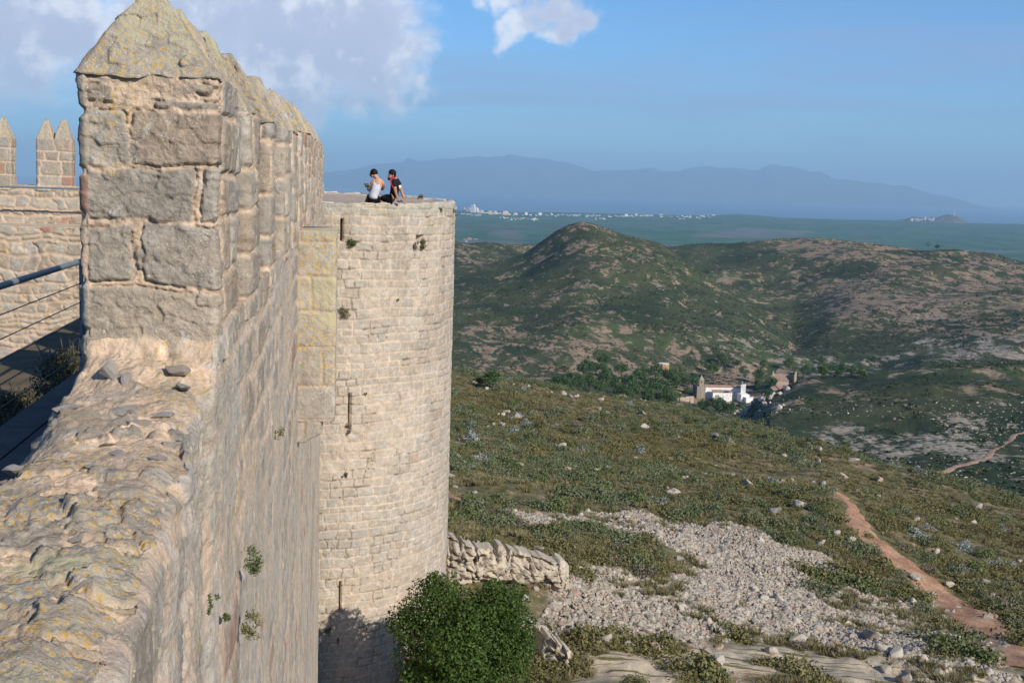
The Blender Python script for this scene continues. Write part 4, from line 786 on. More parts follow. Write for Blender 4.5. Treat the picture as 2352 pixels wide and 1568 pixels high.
def scatter(name, X, Y, Z, scl, idx, col_, label, cat, seed=1, tilt=.15, zs_=1.0):
    rs = np.random.RandomState(seed); n = len(X); me = bpy.data.meshes.new(name); me.vertices.add(n); me.vertices.foreach_set('co', np.stack([X, Y, Z], -1).astype(np.float32).ravel())
    rot = np.stack([rs.randn(n)*tilt, rs.randn(n)*tilt, rs.rand(n)*2*PI], -1); S3 = np.stack([scl*(.85+.4*rs.rand(n)), scl*(.85+.4*rs.rand(n)), scl*zs_*(.8+.4*rs.rand(n))], -1)
    me.attributes.new('rot', 'FLOAT_VECTOR', 'POINT').data.foreach_set('vector', rot.astype(np.float32).ravel()); me.attributes.new('scl', 'FLOAT_VECTOR', 'POINT').data.foreach_set('vector', S3.astype(np.float32).ravel())
    me.attributes.new('idx', 'INT', 'POINT').data.foreach_set('value', np.asarray(idx, np.int32))
    o = link(name, me); ng = bpy.data.node_groups.new(name, 'GeometryNodeTree'); ng.interface.new_socket('Geometry', in_out='INPUT', socket_type='NodeSocketGeometry'); ng.interface.new_socket('Geometry', in_out='OUTPUT', socket_type='NodeSocketGeometry')
    N = ng.nodes; a = N.new('NodeGroupInput'); z = N.new('NodeGroupOutput'); ip = N.new('GeometryNodeInstanceOnPoints'); ci = N.new('GeometryNodeCollectionInfo'); ci.inputs['Collection'].default_value = col_; ci.inputs['Separate Children'].default_value = True; ci.inputs['Reset Children'].default_value = True
    mp = N.new('GeometryNodeMeshToPoints'); ng.links.new(a.outputs[0], mp.inputs[0]); ng.links.new(mp.outputs[0], ip.inputs['Points']); ng.links.new(ci.outputs[0], ip.inputs['Instance']); ip.inputs['Pick Instance'].default_value = True
    for an, typ, s in (('rot', 'FLOAT_VECTOR', 'Rotation'), ('scl', 'FLOAT_VECTOR', 'Scale'), ('idx', 'INT', 'Instance Index')):
        q = N.new('GeometryNodeInputNamedAttribute'); q.data_type = typ; q.inputs['Name'].default_value = an; ng.links.new(q.outputs[0], ip.inputs[s])
    ng.links.new(ip.outputs[0], z.inputs[0]); md = o.modifiers.new('scatter', 'NODES'); md.node_group = ng
    return tag(o, label, cat, kind='stuff')
SH = [shrub_mesh('shrub', 1, M_GREEN), shrub_mesh('shrub', 2, M_GREEN, lumps=6), shrub_mesh('shrub', 3, M_GREY), shrub_mesh('shrub', 4, M_GREY, lumps=12, hgt=.65), shrub_mesh('shrub', 5, M_OLV, hgt=.55), shrub_mesh('shrub', 6, M_OLV, lumps=12, hgt=.5),
      shrub_mesh('shrub', 7, M_BRN, hgt=.55, leaf=.05), shrub_mesh('shrub', 8, M_LAV, hgt=.7, leaf=.055, n=700)]
GR = [blades('grass', i, M_GRS) for i in (1, 2)]+[blades('grass', 3, M_OLV, 90, .35, .4)]
FS = [shrub_mesh('far', 20+i, M_FSHR, n=46, hgt=.7, leaf=.34, lumps=5) for i in range(4)]
RK = [rock_mesh('rock', i, M_ROCK) for i in range(8)]
c_sh, c_gr, c_fs, c_rk = srccol('a_shrubs', SH), srccol('a_grass', GR), srccol('a_far', FS), srccol('a_rocks', RK)
RS = np.random.RandomState(11)
def polar(n, r0, r1, a0, a1, pw=1.0):
    az = a0+(a1-a0)*RS.rand(n); u = RS.rand(n); r = (r0**(2*pw)+(r1**(2*pw)-r0**(2*pw))*u)**(1/(2*pw)); return r*np.sin(az), r*np.cos(az)
def free(X, Y, scree=.4, slab=.4, path=True):
    m = np.ones(X.shape, bool); r = np.hypot(X, Y); nr = r < 170
    q = np.zeros(X.shape); q[nr] = np.maximum(poly_mask(SCREE, X[nr], Y[nr], .8), poly_mask(SCREE2, X[nr], Y[nr], .6)); m &= q < scree
    q = np.zeros(X.shape); q[nr] = poly_mask(SLAB, X[nr], Y[nr], .5); m &= q < slab
    if path: m &= polydist(PATHP, X, Y, False) > 1.15+.02*np.maximum(0, 60-r); m &= polydist(PATHL, X, Y, False) > .5
    m &= np.hypot(X-TCX, Y-TCY) > TR+.4; m &= (X*L.x+Y*L.y) < .3                      # outside the castle
    return m
# ---- near slope: shrubs
X, Y = polar(15000, 30, 150, -.10, .46, .62); m = free(X, Y); X, Y = X[m], Y[m]; r = np.hypot(X, Y)
dn = fbm(X/9, Y/9, 0, 4, 301); m = dn > -.28-.25*sst(55, 80, r)+.12*(r < 48); X, Y, dn = X[m], Y[m], dn[m]; r = np.hypot(X, Y)
typ_n = fbm(X/16, Y/16, 0, 3, 302)+.35*RS.randn(len(X)); idx = np.select([typ_n < -.45, typ_n < .0, typ_n < .22, typ_n < .75], [RS.randint(4, 6, len(X)), RS.randint(4, 7, len(X)), RS.randint(2, 4, len(X)), RS.randint(0, 3, len(X))], RS.randint(2, 5, len(X)))
idx = np.where(RS.rand(len(X)) < .008, 7, idx); scl = (.34+.75*RS.rand(len(X))**3.2)*(1+.12*sst(50, 100, r)); scl = np.where(idx > 5, scl*.8, scl)
Z = height(X, Y)-.05
app = scl/r; order = np.argsort(-app)
# shrubs read off the photograph: pixel of the foot, radius in metres, kind
BIGS = [(1140, 1205, .62, 0), (1105, 1198, .55, 2), (1170, 1190, .5, 2), (1115, 1250, .5, 0), (1150, 1255, .45, 0), (1100, 1262, .35, 3), (1200, 1290, .45, 3), (1240, 1300, .6, 4), (1290, 1310, .7, 4), (1330, 1325, .65, 5), (1270, 1345, .7, 4), (1360, 1290, .6, 4), (1180, 1335, .55, 5),
        (1890, 1330, .9, 0), (1850, 1310, .8, 4), (1960, 1350, .95, 0), (1930, 1310, .9, 4), (1870, 1355, .7, 3), (2000, 1345, .8, 4), (2060, 1375, .62, 0), (2020, 1365, .45, 3), (1985, 1402, .45, 2), (2150, 1480, .8, 0), (2200, 1500, .9, 0), (2245, 1520, .85, 0), (2170, 1515, .6, 4), (2110, 1425, .42, 2), (2230, 1470, .7, 0),
        (1990, 1140, .7, 2), (2030, 1180, .7, 0), (2020, 1210, .6, 4), (2100, 1230, .6, 7), (2130, 1215, .55, 7), (2120, 1245, .6, 2), (2210, 1260, .6, 7), (2260, 1275, .65, 0), (2290, 1300, .6, 7), (2230, 1310, .8, 0), (2320, 1310, .6, 7), (2080, 1215, .4, 7), (2340, 1225, .5, 7), (1990, 1235, .55, 0), (2290, 1395, .8, 6), (2250, 1400, .7, 4), (2330, 1430, .8, 4),
        (1775, 1110, .6, 7), (1470, 1040, .7, 7), (1430, 1050, .7, 2), (1380, 990, .6, 7), (1275, 985, .6, 7), (1250, 975, .5, 7), (1210, 975, .6, 7), (1535, 1000, .8, 3), (1080, 1010, .7, 7), (1085, 985, .6, 7), (1100, 1060, .6, 7), (1330, 1000, .8, 3), (1390, 1010, .7, 3), (1110, 940, .5, 7), (1480, 1075, .9, 0), (1560, 1055, .8, 3), (1510, 1090, .8, 0),
        (1700, 1395, .5, 4), (1690, 1455, .35, 4), (1740, 1520, .5, 4), (2120, 1420, .3, 2), (2340, 1480, .9, 4), (1320, 1380, .3, 4), (1400, 1425, .4, 6), (1270, 1440, .45, 5), (1575, 1545, .9, 4), (1620, 1550, .7, 0), (1810, 1540, .7, 4), (1860, 1560, .8, 4), (1290, 1545, .5, 4), (1340, 1535, .5, 4)]
KN = {0: 'green', 1: 'green', 2: 'grey-green', 3: 'grey-green', 4: 'olive-green', 5: 'olive-green', 6: 'dry brown', 7: 'silvery'}
def whereis(x, y):
    r = math.hypot(x, y); a = math.atan2(x, y); X_, Y_ = np.array([x]), np.array([y]); dp_ = float(polydist(PATHP, X_, Y_, False)[0]); ds_ = float(polydist(SCREE, X_, Y_)[0]); ins = bool(inpoly(SCREE, X_, Y_)[0])
    if ins and ds_ > .8: return 'in the middle of the pale scree' if a < .2 else 'in the path side of the pale scree'
    if r > 85: return 'near the crest of the hillside'
    pa = min(PATHP, key=lambda q: math.hypot(q[0]-x, q[1]-y)); side = 'valley' if a > math.atan2(pa[0], pa[1]) else 'tower'
    if dp_ < 4: return f'at the {side}-side edge of the red earth path'
    if a < .02: return 'between the tower and the pale scree'
    if ds_ < 4: return 'at the upper edge of the pale scree' if r > 46 else ('below the pale scree by the flat rock slabs' if r < 36 else 'at the lower edge of the pale scree')
    if dp_ < 12: return f'some metres off the red earth path on its {side} side'
    return 'on the slope above the scree, near the tower' if a < .12 else 'on the slope above the scree, towards the path' if side == 'tower' else 'on the slope beyond the red earth path'
def add_plant(x, y, z, s, k, near_):
    o = link('shrub', SH[k], None, (x, y, z)); o.rotation_euler = (0, 0, rnd.random()*6.28); o.scale = (s*rnd.uniform(.9, 1.15), s*rnd.uniform(.9, 1.15), s*rnd.uniform(.85, 1.1))
    where = whereis(x, y); sz = 'large' if s > .75 else 'medium-sized' if s > .5 else 'small'
    tag(o, f'{sz} {KN[k]} rounded shrub {where}', 'shrub', f'{sz} {KN[k]} shrubs {where}')
nb = 0
for (x, y, s, k) in BIGS:
    p = ground(x, y)
    if p is None: continue
    add_plant(p.x, p.y, p.z-.08, s*(1.5 if s > .55 else 1.2), k, None); nb += 1
    if s > .55:
        for j in range(3 if s > .75 else 1):
            a = rnd.random()*6.28; X1, Y1 = p.x+math.cos(a)*s*.8, p.y+math.sin(a)*s*.8; add_plant(X1, Y1, gz(X1, Y1)-.1, s*.7, k, None); nb += 1
for j in order[:300-nb]: add_plant(X[j], Y[j], Z[j], float(scl[j]), int(idx[j]), None)
q = order[300-nb:]; scatter('undergrowth', X[q], Y[q], Z[q], scl[q], idx[q], c_sh, 'dense low mediterranean scrub covering the near hillside', 'scrub', 3)
# ---- grass and small tussocks
X, Y = polar(20000, 30, 110, -.10, .46, .55); m = free(X, Y, 1.1, .8); m &= (fbm(X/5, Y/5, 0, 4, 305) > -.25); m &= ~((np.maximum(poly_mask(SCREE, X, Y, .8), 0) > .5) & (fbm(X/2.6, Y/2.6, 0, 4, 320) > -.32)); X, Y = X[m], Y[m]
scatter('grass', X, Y, height(X, Y)-.03, .28+.30*RS.rand(len(X)), RS.randint(0, 3, len(X)), c_gr, 'dry yellowish grass between the shrubs and stones', 'grass', 4)
# ---- far slopes
X, Y = polar(52000, 170, 2000, -.08, .47, .62); r = np.hypot(X, Y); dn = .6*fbm(X/70, Y/70, 0, 5, 310)+.5*fbm(X/14, Y/14, 0, 3, 311)
op = np.zeros(X.shape)
for P in BARE: op = np.maximum(op, .4*poly_mask(P, X, Y, 12))
op = np.maximum(op, .6*poly_mask(RIDGEBARE, X, Y, 30)); op = np.maximum(op, .2*sst(980, 800, r)*sst(480, 600, r)); m = (dn > -.15+.7*op) & (polydist(PATHS, X, Y, False) > 2.2) & (r > 195); X, Y = X[m], Y[m]; r = np.hypot(X, Y)
scatter('undergrowth', X, Y, height(X, Y)-.2, (.6+.7*RS.rand(len(X)))*(.75+.4*sst(300, 900, r)), RS.randint(0, 4, len(X)), c_fs, 'dark green maquis dotted over the far slopes', 'scrub', 5)
# ---- stones
bx = [p[0] for p in SCREE]; by = [p[1] for p in SCREE]; X = min(bx)+(max(bx)-min(bx))*RS.rand(40000); Y = min(by)+(max(by)-min(by))*RS.rand(40000)
m = np.maximum(poly_mask(SCREE, X, Y, .8), poly_mask(SCREE2, X, Y, .6)) > .45; m &= fbm(X/2.6, Y/2.6, 0, 4, 320) > -.48; X, Y = X[m][:27000], Y[m][:27000]; scl = .045+.085*RS.rand(len(X))**2.2
scl = np.where(RS.rand(len(X)) < .006, .18+.10*RS.rand(len(X)), scl); Xs, Ys, Ss = X, Y, scl
X, Y = polar(1200, 31, 130, -.10, .46, .5); m = free(X, Y, .9, .5, False) & (fbm(X/6, Y/6, 0, 4, 322) > .05); X, Y = X[m], Y[m]; Xs = np.append(Xs, X); Ys = np.append(Ys, Y); rr0 = np.hypot(X, Y); Ss = np.append(Ss, (.07+.20*RS.rand(len(X))**2.5)*(.8+.012*np.minimum(rr0, 90)))
Zs = height(Xs, Ys)+Ss*.12; app = Ss/np.hypot(Xs, Ys); order = np.argsort(-app)
BIGR = [(1690, 1372, .30), (1650, 1545-20, .30), (1585, 1535, .34), (1625, 1500, .25), (1445, 1490, .33), (1410, 1470, .28), (1385, 1475, .35), (1490, 1455, .30), (1510, 1495, .3), (1640, 1445, .25), (1660, 1460, .22), (1250, 1300+25, .2), (1180, 1330, .2), (1230, 1320, .22), (1110, 1325, .28), (1335, 1440, .25), (1865, 1375, .32), (1900, 1372, .2), (1790, 1378, .33), (1805, 1405, .25),
        (2000, 1465, .45), (2060, 1510, .4), (2030, 1500, .35), (1930, 1500, .25), (2035, 1545, .3), (2075, 1565, .35), (1905, 1320, .2), (1545, 1135, .38), (1310, 1135, .24), (1985, 1335, .3), (2100, 1330, .35), (2180, 1350, .3), (2140, 1370, .25), (2095, 1385, .28), (1800, 1050, .45), (1850, 1070, .5), (1880, 1060, .35), (1720, 1120, .55), (1780, 1180, .5), (1840, 1165, .6), (1890, 1115, .4),
        (1310, 913, .45), (1380, 920, .4), (1295, 908, .35), (1430, 985, .4), (1480, 985, .5), (1640, 1005, .5), (1155, 980, .4), (1560, 1150, .3), (1960, 1060, .5), (2020, 1105, .4), (1920, 1230, .35), (1955, 1245, .3), (2105, 1195, .3), (2150, 1270, .3), (2260, 1340, .35), (1830, 1480, .4), (1770, 1500, .25), (1650, 1490, .2), (1580, 1470, .2), (1535, 1475, .2), (2200, 1180, .35), (2290, 1230, .3), (1255, 1505, .3), (1275, 1475, .3), (1240, 1450, .25)]
rn = 0
def add_rock(x, y, z, s, tilt=.35):
    o = link('rock', RK[rnd.randrange(8)], None, (x, y, z)); o.rotation_euler = (rnd.gauss(0, tilt), rnd.gauss(0, tilt), rnd.random()*6.28); o.scale = (s*rnd.uniform(.9, 1.3), s*rnd.uniform(.8, 1.1), s*rnd.uniform(.75, 1.1))
    where = whereis(x, y)
    sz = 'large' if s > .33 else 'medium' if s > .24 else 'small'
    tag(o, f'{sz} pale limestone rock {where}', 'rock', f'{sz} limestone rocks {where}')
for (x, y, s) in BIGR:
    p = ground(x, y)
    if p: add_rock(p.x, p.y, p.z+s*.25, s); rn += 1
for j in order[:300-rn]: add_rock(Xs[j], Ys[j], Zs[j], float(Ss[j]))
q = order[300-rn:]; scatter('rubble', Xs[q], Ys[q], Zs[q], Ss[q], RS.randint(0, 8, len(q)), c_rk, 'loose pale limestone rubble strewn over the slope', 'rubble', 6, .6)
# limestone blocks on the far slopes and on the spur
X, Y = polar(9000, 190, 700, .15, .47, .55); r = np.hypot(X, Y); m = (fbm(X/40, Y/40, 0, 4, 330)+.30*sst(.3, .44, np.arctan2(X, Y))*(r < 420)+.3*fbm(X/9, Y/9, 0, 2, 331) > .34); X, Y = X[m], Y[m]
scatter('rubble', X, Y, height(X, Y)+.02, .18+.42*RS.rand(len(X))**3, RS.randint(0, 8, len(X)), c_rk, 'scattered white limestone blocks on the farther spur', 'rubble', 7, .4, .6)
bx = [p[0] for p in CLIFF]; by = [p[1] for p in CLIFF]; X = min(bx)+(max(bx)-min(bx))*RS.rand(1500); Y = min(by)+(max(by)-min(by))*RS.rand(1500); m = poly_mask(CLIFF, X, Y, 8) > .4; X, Y = X[m][:150], Y[m][:150]
for x_, y_, z_ in zip(X, Y, height(X, Y)):
    pass
scatter('rubble', X, Y, height(X, Y)+.4, (.5+1.3*RS.rand(len(X))), RS.randint(0, 8, len(X)), c_rk, 'jagged pale crag at the end of the spur above the white church', 'crag', 8, .3, 1.5)

# ---- limestone ledge to the right of the tower foot
def outcrop(pix, ybot, dist, th, seed, label):
    A0 = [at(x, y, d) for x, y, d in pix]; s = np.concatenate([[0], np.cumsum([ (A0[i+1]-A0[i]).to_2d().length for i in range(len(A0)-1)])])
    n = int(s[-1]/.035); u = np.linspace(0, s[-1], n); Px = np.interp(u, s, [p.x for p in A0]); Py = np.interp(u, s, [p.y for p in A0]); Pz = np.interp(u, s, [p.z for p in A0])
    Bz = np.interp(u, s, [at(x, ybot[i], d).z-.5 for i, (x, y, d) in enumerate(pix)]); v = np.linspace(0, 1.35, 70); Ug, Vg = np.meshgrid(u, v, indexing='ij')
    Z = np.where(Vg < 1, Bz[:, None]+(Pz-Bz)[:, None]*Vg, Pz[:, None]+.02*(Vg-1)); back = np.maximum(Vg-1, 0)*4*th
    cell = np.abs(fbm(Ug/.55, Z/1.6, seed, 3, seed)); fis = np.exp(-(cell/.05)**2); lay = np.exp(-(np.abs(fbm(Ug/2.5, Z/.35, seed, 2, seed+1))/.05)**2)
    ua_, za_2 = Ug+.15*fbm(Ug/.5, Z/.5, 0, 3, seed+8), Z+.15*fbm(Ug/.5, Z/.5, 3, 3, seed+9); dsp = .26*facets(ua_/.9, za_2/.30, seed+10, .9)[0]+.12*facets(ua_/.34, za_2/.13, seed+11, .9)[0]+.05*fbm(Ug/.15, Z/.3, 0, 4, seed+3)-.22*fis-.22*lay+.22*sst(0, 1, 1-np.abs(Vg-.5)*2); Z = Z+(.13*facets(Ug/.5, Vg*0+.5, seed+12, .9)[0]-.3*np.exp(-(fbm(Ug/1.1, Vg*0, seed, 2, seed+7)/.05)**2))*sst(.55, 1, Vg)
    en = sst(0, .25, Ug)*sst(0, .5, s[-1]-Ug); dsp = dsp*en-.5*(1-en); nx, ny = 0.25, -.97
    c = np.array((.44, .385, .305))*(1+.14*fbm(Ug/.3, Z/.9, 0, 4, seed+5))[..., None]; c = c*(1-.55*fis[..., None]); low = sst(.45, .1, Vg)[..., None]; c = c*(1-.5*low)+np.array((.46, .36, .29))*.5*low
    Vv = np.stack([Px[:, None]+nx*dsp-nx*back, Py[:, None]+ny*dsp-ny*back, Z], -1)
    o = link('rock_outcrop', npmesh('rock_outcrop', Vv, gridF(*Ug.shape), M_FAR, True, dict(Col=c.reshape(-1, 3), lich=(0*Ug).ravel()))); return tag(o, label, 'rock outcrop')
outcrop([(1000, 1238, 35.6), (1040, 1240, 35.6), (1085, 1252, 35.6), (1110, 1262, 35.8), (1150, 1258, 35.9), (1200, 1272, 36.0), (1250, 1280, 36.0), (1300, 1292, 36.0), (1318, 1305, 36.1)], [1330, 1335, 1325, 1322, 1322, 1325, 1328, 1328, 1325], 0, .5, 801, 'fissured pale limestone ledge beside the foot of the tower')
outcrop([(1235, 1450, 31.6), (1262, 1460, 31.5), (1300, 1490, 31.2), (1330, 1520, 30.8)], [1560, 1570, 1590, 1600], 0, .5, 811, 'slanting limestone outcrop to the right of the big green tree')

# ---- plants rooted in the masonry
TN = 2.2
def tuft(name, pos, nrm, r, n, mat, seed, label, cat='plant', leaf=.03, group=None):
    n = int(n*TN); rs = np.random.RandomState(seed); d = rs.randn(n, 3); d /= np.linalg.norm(d, axis=1)[:, None]; nn = np.array(nrm); k_ = rs.randn(5, 3)*r*.45; c = d*r*.5*(rs.rand(n)**.5)[:, None]+k_[rs.randint(0, 5, n)]*np.array([1, 1, 1.3])+nn*r*.4
    c = c-nn*np.minimum(c@nn, 0)[:, None]; V = leaves(c, d, leaf, rs, .35)
    # stems
    o = link(name, npmesh(name, V, quads(n), mat), None, tuple(pos)); return tag(o, label, cat, group)
TUF = [(803, 556, .17, 160, M_GREEN, 'green tuft growing below the highest arrow slit of the tower'), (966, 560, .16, 150, M_OLV, 'olive tuft hanging from the square hole near the top of the tower'), (952, 562, .10, 60, M_BRN, 'dry brown tuft left of the one in the square hole'),
       (790, 718, .15, 110, M_OLV, 'small olive tuft on the tower level with the lichen-covered chute'), (802, 984, .12, 70, M_BRN, 'dry reddish weed at the foot of the long middle arrow slit'), (796, 1087, .07, 40, M_BRN, 'tiny dry weed below the small square slit of the tower'),
       (1010, 482, .06, 40, M_GREEN, 'small green sprig under the rim on the right of the tower top'), (1041, 488, .08, 40, M_OLV, 'sprig at the extreme right edge of the tower rim'), (757, 1445, .09, 50, M_GREEN, 'sprig low on the tower near the wall corner'), (838, 905, .04, 20, M_OLV, 'tiny sprig in the joints in the middle of the tower'), (912, 690, .04, 20, M_GREEN, 'tiny green sprig on the tower under the seated people')]
for j, (x, y, r_, n, m_, lb) in enumerate(TUF):
    a, z = cyl(x, y); p = Vector((TCX+math.sin(a)*TR, TCY-math.cos(a)*TR, z)); tuft('wall_plant', p, (math.sin(a), -math.cos(a), 0), r_, n, m_, 900+j, lb)
for j, (x, y, r_, n, m_, lb) in enumerate([(560, 1285, .075, 150, M_GREEN, 'leafy green plant growing from the near wall face'), (556, 1437, .08, 150, M_OLV, 'straggly plant with long stems low on the near wall face'), (515, 1416, .025, 40, M_GREEN, 'small sprig left of the straggly plant on the wall face'),
                                           (481, 1386, .025, 40, M_GREEN, 'small leafy sprig on the wall face nearest the crenel'), (633, 990, .06, 50, M_OLV, 'dark sprig on the wall face left of the corbel')]):
    d_, z = hit_w(x, y, WO-.03); tuft('wall_plant', WV(d_, WO-.03, z), tuple(-L), r_, n, m_, 930+j, lb, leaf=.012)
p = at(968, 455, 36.2); tuft('wall_plant', (p.x, p.y, float(zrim(p.x, p.y))), (0, 0, 1), .10, 60, M_OLV, 941, 'yellow-green weed on the top of the tower behind the seated people')
# brush on the inside terrace beside the walk
for j, (x, y, w_, r_, lb) in enumerate([(165, 850, 2.75, .42, 'dark bushy shrub beside the railing post'), (120, 930, 2.7, .36, 'dark scrub along the edge of the wall walk'), (70, 950, 2.75, .36, 'dark scrub along the edge of the wall walk'), (25, 960, 2.9, .40, 'dark scrub along the edge of the wall walk'), (-30, 990, 2.8, .4, 'dark scrub along the edge of the wall walk'), (40, 1010, 2.5, .3, 'dark scrub along the edge of the wall walk')]):
    d_, z = hit_w(x, y, w_); rs = np.random.RandomState(950+j); o = empty('bush', tuple(WV(d_, w_, -2.45)), lb, 'bush', 'bushes along the wall walk' if j else None)
    n = 2600; d = rs.randn(n, 3); d /= np.linalg.norm(d, axis=1)[:, None]; H = z+r_*.6+2.45; c = d*np.array([r_, r_, H*.5])*(rs.rand(n)**.45)[:, None]+np.array([0, 0, H*.5]); V = leaves(c, np.stack([d[:, 0], d[:, 1], 0*d[:, 0]], 1), .026, rs, .3)
    link('foliage', npmesh('foliage', V, quads(n), M_DARKB), o)
    bm = bmesh.new()
    for q in range(26): a = rs.rand()*6.28; e = r_*rs.rand(); tube(bm, (0, 0, 0), (math.cos(a)*e, math.sin(a)*e, H*(.75+.4*rs.rand())), .004, 3)
    bmobj2 = bpy.data.meshes.new('stem'); bm.to_mesh(bmobj2); bm.free(); bmobj2.materials.append(M_BRN); link('stem', bmobj2, o)

# ---- trees
def limb(bm, a, b_, r0, r1, n=7):
    a, b_ = Vector(a), Vector(b_); t = (b_-a).normalized(); x = t.orthogonal().normalized(); y = t.cross(x)
    ra = [bm.verts.new(a+(x*math.cos(2*PI*i/n)+y*math.sin(2*PI*i/n))*r0) for i in range(n)]; rb = [bm.verts.new(b_+(x*math.cos(2*PI*i/n)+y*math.sin(2*PI*i/n))*r1) for i in range(n)]
    for i in range(n): bm.faces.new((ra[i], ra[(i+1) % n], rb[(i+1) % n], rb[i]))
    bm.faces.new(rb)
def trunk_mesh(name, h, r, seed, spread, top, nb_=7):
    rn_ = random.Random(seed); bm = bmesh.new(); p = Vector((0, 0, -.3)); pts = [p]
    for i in range(4): p = p+Vector((rn_.gauss(0, .05*h), rn_.gauss(0, .05*h), (h+.3)/4)); pts.append(p); limb(bm, pts[-2], p, r*(1-.18*i), r*(1-.18*(i+1)))
    for i in range(nb_):
        a = i*2.4+rn_.random(); b0 = pts[2+i % 3]; e = b0+Vector((math.cos(a)*spread*rn_.uniform(.5, .9), math.sin(a)*spread*rn_.uniform(.5, .9), top*rn_.uniform(.3, .8))); mid_ = b0.lerp(e, .5)+Vector((0, 0, -.05*h))
        limb(bm, b0, mid_, r*.42, r*.28, 5); limb(bm, mid_, e, r*.28, r*.1, 5)
    me = bpy.data.meshes.new(name); bm.to_mesh(me); bm.free(); me.materials.append(M_BARK); return me
def crown_mesh(name, seed, mat, lobes, n, leaf, fill=.35, ar=.45):
    rs = np.random.RandomState(seed); Lb = np.array(lobes); wt = Lb[:, 3]**2; k = rs.choice(len(Lb), n, p=wt/wt.sum()); d = rs.randn(n, 3); d /= np.linalg.norm(d, axis=1)[:, None]
    bmp = 1+.34*fbm(d[:, 0]*2.2+k*7, d[:, 1]*2.2, d[:, 2]*2.2, 3, seed); rad = np.where(rs.rand(n) < fill, rs.rand(n)**.5, .86+.16*rs.rand(n))*bmp
    c = Lb[k, :3]+d*(Lb[k, 3]*rad)[:, None]*np.array([1, 1, .82]); return npmesh(name, leaves(c, d+np.array([0, 0, .5]), leaf, rs, ar), quads(n), mat)
TREED = 28.6; tp = at(1062, 1450, TREED); gx, gy = tp.x, tp.y; gz0 = gz(gx, gy); up = lambda y: at(1062, y, TREED).z-gz0; sc_m = TREED/FPX*1.02
tree = empty('tree', (gx, gy, gz0), 'large dense round-crowned green tree at the foot of the tower', 'tree')
lob = []
for (x, y, r_, dy) in [(1062, 1470, 110, 0), (985, 1395, 62, .1), (960, 1450, 68, .2), (1010, 1360, 48, 0), (1150, 1395, 66, .1), (1180, 1430, 50, 0), (1165, 1375, 42, 0), (1080, 1400, 60, -.3), (930, 1440, 40, .3), (1175, 1490, 62, .1), (980, 1530, 80, 0), (1130, 1550, 85, 0), (1060, 1560, 90, -.4), (995, 1335, 26, 0), (1130, 1350, 30, 0), (1040, 1600, 100, 0), (1200, 1470, 34, .2), (1090, 1480, 90, .8), (1050, 1450, 80, -.7)]:
    lob.append(((x-1062)*sc_m, dy, up(y), r_*sc_m))
link('crown', crown_mesh('crown', 5, M_TREE, lob, 60000, .040, .42, .5), tree)
link('trunk', trunk_mesh('trunk', up(1500), .16, 3, 1.2, 1.6, 10), tree)
def pine_proto(seed, kind=0):
    rs = random.Random(seed); h = 2.0
    if kind == 1: lob = [(0, 0, .3+i*.33, .32-.028*i) for i in range(9)]; return crown_mesh('crown', seed, M_PINE, lob, 420, .10, .3), trunk_mesh('trunk', 1.2, .08, seed, .1, .4, 3)
    lob = [(0, 0, 1.25, .62)]+[(math.cos(a)*.55, math.sin(a)*.55, rs.uniform(.75, 1.5), rs.uniform(.32, .5)) for a in [i*1.05+rs.random() for i in range(6)]]+[(rs.uniform(-.25, .25), rs.uniform(-.25, .25), 1.75, .38)]
    return crown_mesh('crown', seed, M_PINE, lob, 900, .10, .3), trunk_mesh('trunk', 1.0, .09, seed, .6, .6, 6)
PP = [pine_proto(i) for i in (1, 2, 3, 4)]+[pine_proto(9, 1)]
def add_tree(x, y, rpx, k, label, group, lo=300, zsc=1.0, name='pine_tree', d=None):
    p = ground(x, y+rpx*.9, lo=lo) if d is None else at(x, y, d)
    if p is None: return
    dist = math.hypot(p.x, p.y); s = rpx/FPX*dist; zg = gz(p.x, p.y); o = empty(name, (p.x, p.y, zg), label, 'tree', group); o.rotation_euler.z = rnd.random()*6.28; o.scale = (s, s, s*zsc*rnd.uniform(.9, 1.1))
    link('crown', PP[k][0], o); link('trunk', PP[k][1], o)
zc_ = lambda X_, Y_: (1263.3+X_*.26858, 775.2+Y_*.26858)
PT = [(455, 205, 45), (385, 270, 40), (300, 290, 60), (250, 380, 50), (340, 380, 55), (465, 280, 45), (480, 350, 65), (605, 280, 55), (170, 370, 55), (60, 400, 50), (120, 400, 50), (430, 440, 45), (560, 420, 50), (650, 390, 45), (690, 400, 50), (770, 330, 50), (720, 390, 40), (590, 480, 45), (700, 480, 60), (640, 500, 50), (810, 420, 50), (850, 490, 60), (890, 320, 55), (940, 400, 50), (1000, 340, 45), (1050, 350, 50), (1060, 400, 50), (900, 440, 50), (1000, 490, 70), (1010, 540, 60), (1140, 380, 45), (1215, 380, 45), (1165, 465, 30), (830, 530, 50), (940, 540, 40)]
for X_, Y_, r_ in PT:
    x, y = zc_(X_, Y_); add_tree(x, y, r_*.26858*1.45, rnd.randrange(4), (lambda a_: (f'dark green pine {a_}', f'pines {a_}'))(('at the hillside end of the grove' if X_ < 260 else 'among the tall middle pines of the grove' if X_ < 520 else 'on the lower edge of the grove' if Y_ > 430 and X_ < 760 else 'below the water tank' if X_ < 900 and Y_ < 430 else 'in the grove towards the bell tower' if Y_ < 420 else 'at the foot of the grove near the bell tower'))[0], 'pines of the grove beside the church')
